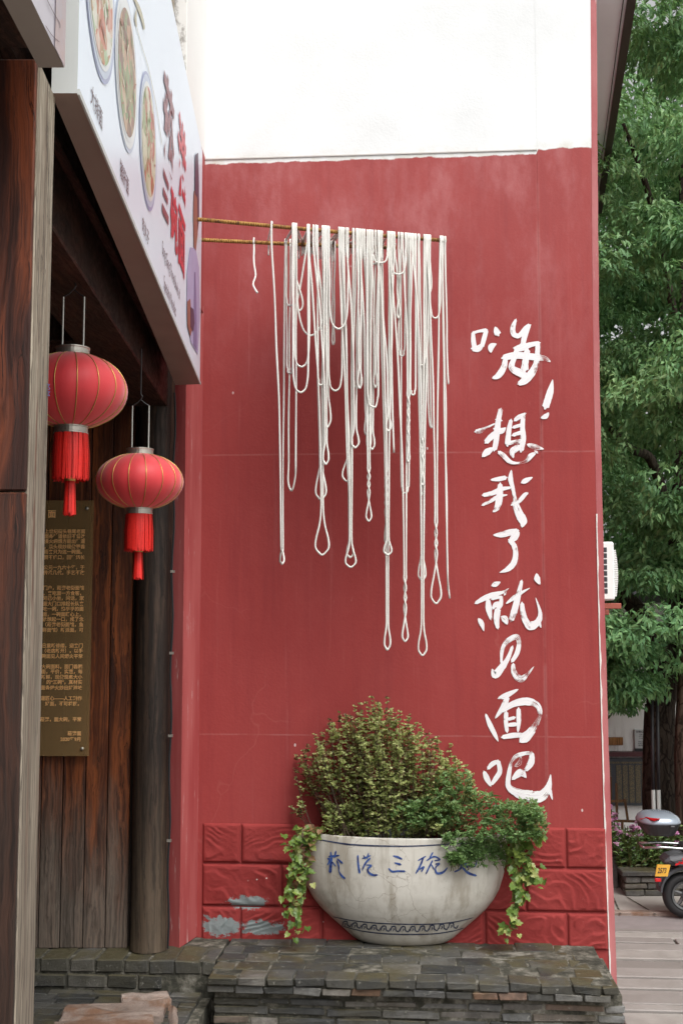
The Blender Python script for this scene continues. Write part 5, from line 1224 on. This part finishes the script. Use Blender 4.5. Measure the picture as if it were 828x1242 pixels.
obj('stem', stem, M_GSTEM, fl); tag(leaves('foliage', np.array(bs), np.array(ds), Ls, Ws, np.array(ts), M_FLG, fl, rng=rng), kind='stuff'); tag(leaves('blossom', np.array(fb), np.array(fd), fL, fW, np.array(ft), M_PINK_P, fl, rng=rng), kind='stuff')

# ------------------------------------------------------------------ trees
def m_bark(n_, c0, c1):
    a = NT(n_); v = a.map((5, 5, 1.2)); n1 = a.noise(2.5, 8, .7, v); cr = a.voro(3.2, 'DISTANCE_TO_EDGE', a.vmath('ADD', v, a.vmath('MULTIPLY', a.noise(4, 4, out='Color'), (.6, .6, .6))))
    c = a.mix(a.step(n1, .35, .65), c0, c1); c = a.mix(a.step(cr, .0, .12, .8, 0), c, tuple(x*.3 for x in c0)); a.bump(a.math('ADD', n1, cr), .8, .03); return a.fin(c, .9, .2)
M_BARK = m_bark('dark_fissured_bark', (.045, .034, .026), (.095, .075, .058)); M_BARK2 = m_bark('brown_bark', (.10, .078, .058), (.19, .15, .115))
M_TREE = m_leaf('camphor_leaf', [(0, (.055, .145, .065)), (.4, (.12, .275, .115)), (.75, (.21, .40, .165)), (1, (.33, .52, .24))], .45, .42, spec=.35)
def limb(mb, pts, r0, r1, n=9):
    C = catmull([tuple(p) for p in pts], 6); k = len(C); mb.tube([tuple(q) for q in C], [r0+(r1-r0)*(i/(k-1)) for i in range(k)], n)
def crown(name, parent, clumps, per, nl, Lf, seed, mat):
    g = np.random.default_rng(seed); B_, D_, L_, W_, T_ = [], [], [], [], []
    for (c, R, squ) in clumps:
        c = np.array(c); v = nrm(g.normal(size=(per, 3))); v[:, 2] = np.abs(v[:, 2])*1.0-.25; rad = R*(g.random(per)**.35)
        tips = c+v*rad[:, None]*np.array([1, 1, squ]); t0 = g.normal(.45, .1)
        out = nrm(v+np.array([0, 0, -.15]))
        for k in range(per):
            m = nl; a_ = g.random(m)*6.283; o = out[k]
            e1 = np.cross(o, [0, 0, 1]); e1 /= (np.linalg.norm(e1)+1e-6); e2 = np.cross(o, e1)
            d = o*.45+e1*np.cos(a_)[:, None]+e2*np.sin(a_)[:, None]; d[:, 2] -= .75+g.random(m)*.5
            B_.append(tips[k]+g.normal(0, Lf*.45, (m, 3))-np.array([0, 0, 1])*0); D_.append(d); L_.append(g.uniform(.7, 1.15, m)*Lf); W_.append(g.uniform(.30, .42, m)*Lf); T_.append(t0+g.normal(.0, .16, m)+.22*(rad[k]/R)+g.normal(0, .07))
    return tag(leaves(name, np.concatenate(B_), np.concatenate(D_), np.concatenate(L_), np.concatenate(W_), np.concatenate(T_), mat, parent, .2, g), kind='stuff')
t1 = thing('camphor_tree', 'big leafy tree with dark leaning trunk beside the white garden wall', 'tree', tuple(at_d(800, 1050, 11.7)))
tr = MB(); dT = 11.7
base = at_d(801, 1060, dT); base.z = -.05
limb(tr, [base, at_d(800, 985, dT), at_d(799, 905, dT), at_d(800, 855, dT)], .185, .15); limb(tr, [at_d(800, 865, dT), at_d(797, 800, dT), at_d(787, 762, dT), at_d(768, 735, dT+.1), at_d(735, 700, dT+.3), at_d(690, 620, dT+.6)], .135, .06); limb(tr, [at_d(801, 870, dT), at_d(812, 800, dT), at_d(822, 700, dT+.3), at_d(826, 560, dT+.7), at_d(830, 330, dT+1.2), at_d(825, 150, dT+1.6)], .13, .04)
limb(tr, [at_d(816, 640, dT+.2), at_d(790, 560, dT), at_d(765, 545, dT-.3), at_d(740, 520, dT-.5)], .06, .03); limb(tr, [at_d(828, 440, dT+.9), at_d(790, 250, dT+.3), at_d(755, 150, dT-.1)], .05, .02); limb(tr, [at_d(816, 600, dT+.2), at_d(900, 450, dT), at_d(1000, 330, dT)], .08, .03); limb(tr, [at_d(816, 660, dT+.2), at_d(870, 600, dT-.8), at_d(900, 560, dT-1.6)], .06, .025)
obj('trunk', tr, M_BARK, t1, smooth=True)
gt = random.Random(21); cl = []
tcx, tcd, tcz = 4.3, 12.0, 5.7
tries = 0
while len(cl) < 185:
    a_ = [gt.uniform(-1, 1) for _ in range(3)]
    q = sum(v*v for v in a_)
    if q > 1 or q < .25: continue
    r, d, z = tcx+a_[0]*3.3, tcd+a_[1]*2.9, tcz+a_[2]*5.0
    if z < 1.75 and d < 11.2: continue
    if z < 1.6 or (r > 4.4 and z < 3.8): continue
    if d < 9.9 and r < 2.4+.164*(d-7.3): continue
    if d < 8.2: continue
    if r > 3.6 and d < 12.2 and z < 8 and gt.random() < .72: continue
    cl.append((tuple(W(r, d, z)), gt.uniform(.38, .75), .7))
for k in range(70):                                      # outer boughs on the street side
    r, z = gt.uniform(2.6, 5.2), gt.uniform(2.6, 9.6); d = gt.uniform(9.9, 11.0)+.0*z
    if r < 2.5+.164*(d-7.3) or (r > 3.6 and gt.random() < .7): continue
    cl.append((tuple(W(r, d, z)), gt.uniform(.34, .6), .65))
# the lowest sprays over the white wall, as they hang in view
for (px, py, d) in ((735, 820, 11.0), (755, 835, 11.1), (742, 790, 10.8), (772, 832, 11.3), (735, 760, 10.6), (760, 790, 11.2), (730, 845, 11.2), (788, 700, 10.6), (815, 690, 10.7), (760, 690, 11.2), (820, 620, 10.3), (800, 640, 11.3), (745, 850, 11.3)): cl.append((tuple(at_d(px, py, d)), .30, .6))
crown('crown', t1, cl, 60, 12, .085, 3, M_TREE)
t2 = thing('background_tree', 'second tall tree with brown trunk standing beside the scooter', 'tree', tuple(at_d(842, 1050, 11.2)))
tr = MB(); b2 = at_d(846, 1060, 11.3); b2.z = -.05
limb(tr, [b2, at_d(842, 985, 11.3), at_d(838, 900, 11.3), at_d(842, 780, 11.5), at_d(850, 600, 12.), at_d(860, 350, 12.6)], .20, .10); limb(tr, [at_d(842, 760, 11.5), at_d(910, 620, 12), at_d(1000, 480, 13)], .1, .04)
obj('trunk', tr, M_BARK2, t2, smooth=True)
cl = []
while len(cl) < 175:
    a_ = [gt.uniform(-1, 1) for _ in range(3)]
    if sum(v*v for v in a_) > 1: continue
    r, d, z = 5.6+a_[0]*4.2, 16.0+a_[1]*2.6, 6.5+a_[2]*5.6
    if z < 2.2: continue
    cl.append((tuple(W(r, d, z)), gt.uniform(.7, 1.15), .8))
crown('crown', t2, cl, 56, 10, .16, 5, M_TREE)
for (px, s) in ((791.5, 0), (798, 1)):
    b = MB(); d = 11.42; b.tube([at_d(px-1.5, 850, d), at_d(px-.5, 920, d), at_d(px, 958, d)], .017, 7, 0); b.tube([at_d(px, 958, d), at_d(px+1, 1000, d), Vector((at_d(px+1, 1050, d).x, at_d(px+1, 1050, d).y, 0))], .02, 7, 1)
    tag(obj('cable_pipe', b, [M_BPLAS, plain('white_painted_pipe', (.55, .56, .54), .6)], smooth=True), 'dark cable pipe with white painted foot against the tree trunk', 'pipe', 'cable pipes on the trunk')

# ------------------------------------------------------------------ scooter
dS = 10.1; ax = at_d(829, 1074, dS); AXR = ax.dot(RT); AXZ = .19
sc = thing('motor_scooter', 'grey black motor scooter with silver top box and yellow plate', 'scooter', tuple(W(AXR, dS, 0)))
def sp3(u, v, z): return W(AXR+u, dS+v, z)
M_SIL = plain('silver_blue_paint', (.26, .30, .35), .25, .06, 4, .3, spec=.6); M_GRY = plain('gunmetal_plastic', (.075, .078, .085), .35, .12, 6); M_CHR = plain('chrome_tube', (.40, .41, .41), .25, .05, 9, 1); M_REDL = plain('red_lens', (.5, .015, .02), .2); M_YEL = plain('yellow_plate', (.62, .36, .05), .45, .08); M_RIM = plain('grey_alloy', (.16, .165, .165), .4, .1, 9, .6)
def wheel(u):
    b = MB(); n = 36; vs = []
    for i in range(n):
        a = 2*math.pi*i/n
        for j in range(12):
            p = 2*math.pi*j/12; R_ = .148+.042*math.cos(p)*(1.0 if j else 1.0); vs.append(sp3(u+R_*math.cos(a), .05*math.sin(p), AXZ+R_*math.sin(a)))
    b.add(vs, [(i*12+j, i*12+(j+1) % 12, ((i+1) % n)*12+(j+1) % 12, ((i+1) % n)*12+j) for i in range(n) for j in range(12)]); w_ = obj('wheel', b, M_BLACK, sc, smooth=True)
    b = MB(); 
    for i in range(n):
        a, a2 = 2*math.pi*i/n, 2*math.pi*(i+1)/n
        b.hexa([sp3(u+.100*math.cos(a), -.04, AXZ+.100*math.sin(a)), sp3(u+.118*math.cos(a), -.046, AXZ+.118*math.sin(a)), sp3(u+.118*math.cos(a2), -.046, AXZ+.118*math.sin(a2)), sp3(u+.100*math.cos(a2), -.04, AXZ+.100*math.sin(a2))], [sp3(u+.100*math.cos(a), .04, AXZ+.100*math.sin(a)), sp3(u+.118*math.cos(a), .046, AXZ+.118*math.sin(a)), sp3(u+.118*math.cos(a2), .046, AXZ+.118*math.sin(a2)), sp3(u+.100*math.cos(a2), .04, AXZ+.100*math.sin(a2))])
    obj('rim', b, M_RIM, w_)
    for k in range(5):
        a = 2*math.pi*k/5+.3; b = MB(); b.tube([sp3(u, -.01, AXZ), sp3(u+.105*math.cos(a), -.02, AXZ+.105*math.sin(a))], [.02, .012], 6); obj('spoke', b, M_RIM, w_)
    b = MB(); b.tube([sp3(u, -.06, AXZ), sp3(u, .06, AXZ)], .035, 14); obj('hub', b, M_GRY, w_)
wheel(0); wheel(1.15)
def slab(name, prof, v0, v1, mat, bev=.012, par=None):
    b = MB(); b.prism([sp3(u, v0, z) for u, z in prof], FW*(v1-v0)); return obj(name, b, mat, par or sc, bevel=bev)
b = MB(); n = 12; pts = []
arc = [(math.radians(178-i*11)) for i in range(14)]
slab('rear_fender', [(.225*math.cos(a), AXZ+.02+.235*math.sin(a)) for a in arc]+[(.205*math.cos(a), AXZ+.02+.20*math.sin(a)) for a in arc[::-1]], -.075, .075, M_GRY, .006)
slab('tail_body', [(-.20, .455), (-.17, .52), (0, .56), (.45, .55), (.55, .46), (.42, .34), (.2, .38), (-.02, .44)], -.12, .12, M_GRY, .03)
slab('side_panel', [(-.16, .50), (.05, .535), (.40, .52), (.42, .42), (.16, .41), (-.08, .455)], -.135, -.115, plain('dark_side_panel', (.05, .05, .055), .4), .01)
for (a_, c_) in (((-.11, .465), (.02, .51)), ((-.05, .515), (.0, .47)), ((-.08, .485), (.06, .455))):
    b = MB(); p, q = sp3(a_[0], -.1365, a_[1]), sp3(c_[0], -.1365, c_[1]); dv = UP*.009; b.add([p-dv, q-dv*.3, q+dv*.3, p+dv], [(0, 1, 2, 3)]); obj('red_emblem', b, M_REDL, sc)
slab('seat', [(-.02, .57), (0, .615), (.30, .60), (.36, .56), (.62, .58), (.68, .55), (.6, .53), (.0, .555)], -.13, .13, M_BLACK, .025)
slab('floorboard', [(.42, .2), (.42, .26), (.85, .26), (.95, .3), (.97, .24), (.85, .2)], -.13, .13, M_GRY, .02)
slab('leg_shield', [(.86, .26), (.95, .70), (1.02, .76), (1.1, .72), (1.0, .5), (.97, .26)], -.19, .19, M_SIL, .03)
slab('front_fender', [(1.15+.21*math.cos(math.radians(a)), AXZ+.22*math.sin(math.radians(a))) for a in range(20, 171, 15)]+[(1.15+.195*math.cos(math.radians(a)), AXZ+.19*math.sin(math.radians(a))) for a in range(170, 19, -15)], -.06, .06, M_SIL, .006)
b = MB(); b.tube([sp3(1.12, 0, AXZ), sp3(1.0, 0, .82)], .03, 8); obj('steering_column', b, M_GRY, sc)
b = MB(); b.tube([sp3(.93, -.32, .86), sp3(.98, -.15, .84), sp3(1.0, 0, .82), sp3(.98, .15, .84), sp3(.93, .32, .86)], .014, 8); obj('handlebar', b, M_GRY, sc)
b = MB(); b.tube([sp3(-.36, -.10, .60), sp3(-.20, -.11, .605), sp3(.02, -.12, .59), sp3(.10, -.12, .55)], .012, 8); b.tube([sp3(-.36, .10, .60), sp3(-.20, .11, .605), sp3(.02, .12, .59), sp3(.10, .12, .55)], .012, 8); b.tube([sp3(-.36, -.10, .60), sp3(-.36, .10, .60)], .012, 8); obj('luggage_rack', b, M_CHR, sc, smooth=True)
b = MB(); b.tube([sp3(.06, -.15, .56), sp3(.16, -.16, .60), sp3(.30, -.16, .58), sp3(.34, -.15, .50), sp3(.26, -.15, .42)], .013, 8); obj('grab_rail', b, M_CHR, sc, smooth=True)
pa, pb = at_d(772.5, 1000, dS), at_d(822, 1000, dS); bu = (pa.dot(RT)+pb.dot(RT))/2-AXR; hu = (pb-pa).dot(RT)/2; zl = at_d(797, 996, dS).z; zt0 = at_d(797, 983.5, dS).z; zb_ = at_d(797, 1011, dS).z
b = MB(); loft(b, [(sp3(bu+.01, 0, zb_), hu*.66, .13), (sp3(bu+.005, 0, zb_+.02), hu*.74, .15), (sp3(bu, 0, zl-.012), hu*.97, .20), (sp3(bu, 0, zl), hu, .205)], 28, 3); obj('top_box_base', b, M_BPLAS, sc, smooth=False)
hh = zt0-zl; b = MB(); loft(b, [(sp3(bu, 0, zl+.001), hu*1.01, .208), (sp3(bu, 0, zl+.015), hu*1.01, .208), (sp3(bu, 0, zl+hh*.55), hu*.92, .19), (sp3(bu-.005, 0, zl+hh*.85), hu*.72, .15), (sp3(bu-.01, 0, zl+hh*1.0), hu*.35, .08)], 28, 2.8); lid = obj('top_box_lid', b, M_SIL, sc, smooth=True)
b = MB(); b.add([sp3(bu-hu*.93, -.07, zl+hh*.34), sp3(bu-hu*.45, -.197, zl+hh*.42), sp3(bu-hu*.15, -.196, zl+hh*.62), sp3(bu-hu*.70, -.13, zl+hh*.66)], [(0, 1, 2, 3)]); b.v = [tuple(Vector(v)-FW*.012-RT*.008) for v in b.v]; b.prism([Vector(v) for v in b.v[:4]], FW*.03); obj('box_reflector', b, M_REDL, lid)
b = MB(); b.tube([sp3(bu+.05, -.21, zl-.012), sp3(bu+.08, -.212, zl-.012)], .012, 6); obj('box_latch', b, M_BPLAS, lid)
P_ = [at_d(794, 1063, dS-.1), at_d(809, 1063, dS-.16), at_d(812.5, 1049, dS-.13), at_d(796.5, 1048.5, dS-.07)]
b = MB(); b.prism(P_, FW*.006-RT*.002); plt = obj('number_plate', b, M_YEL, sc)
text('2573', .062, P_[0]*.86+P_[1]*.14+(P_[3]-P_[0])*.28, (P_[1]-P_[0]), (P_[3]-P_[0]), M_BPLAS, 'lettering', plt, .01, 'LEFT', .62, .004)
slab('plate_bracket', [(-.235, .26), (-.23, .40), (-.10, .42), (-.10, .38), (-.2, .27)], -.05, .05, M_GRY, .008)
b = MB(); q = at_d(797, 1067, dS-.1); b.rbox(q.dot(RT)-.025, q.dot(RT)+.025, dS-.12, dS-.09, q.z-.014, q.z+.014); obj('rear_reflector', b, M_REDL, sc, bevel=.003)
b = MB(); b.tube([sp3(.18, -.02, AXZ+.02), sp3(.5, -.02, .2)], .05, 10); obj('engine_case', b, M_GRY, sc)
b = MB(); b.tube([sp3(-.02, -.12, AXZ+.02), sp3(.2, -.13, AXZ), sp3(.45, -.1, AXZ-.02)], [.045, .05, .03], 10); obj('exhaust', b, M_CHR, sc, smooth=True)
b = MB(); b.tube([sp3(.35, -.05, .2), sp3(.30, -.16, .01)], .012, 6); obj('kickstand', b, M_GRY, sc)
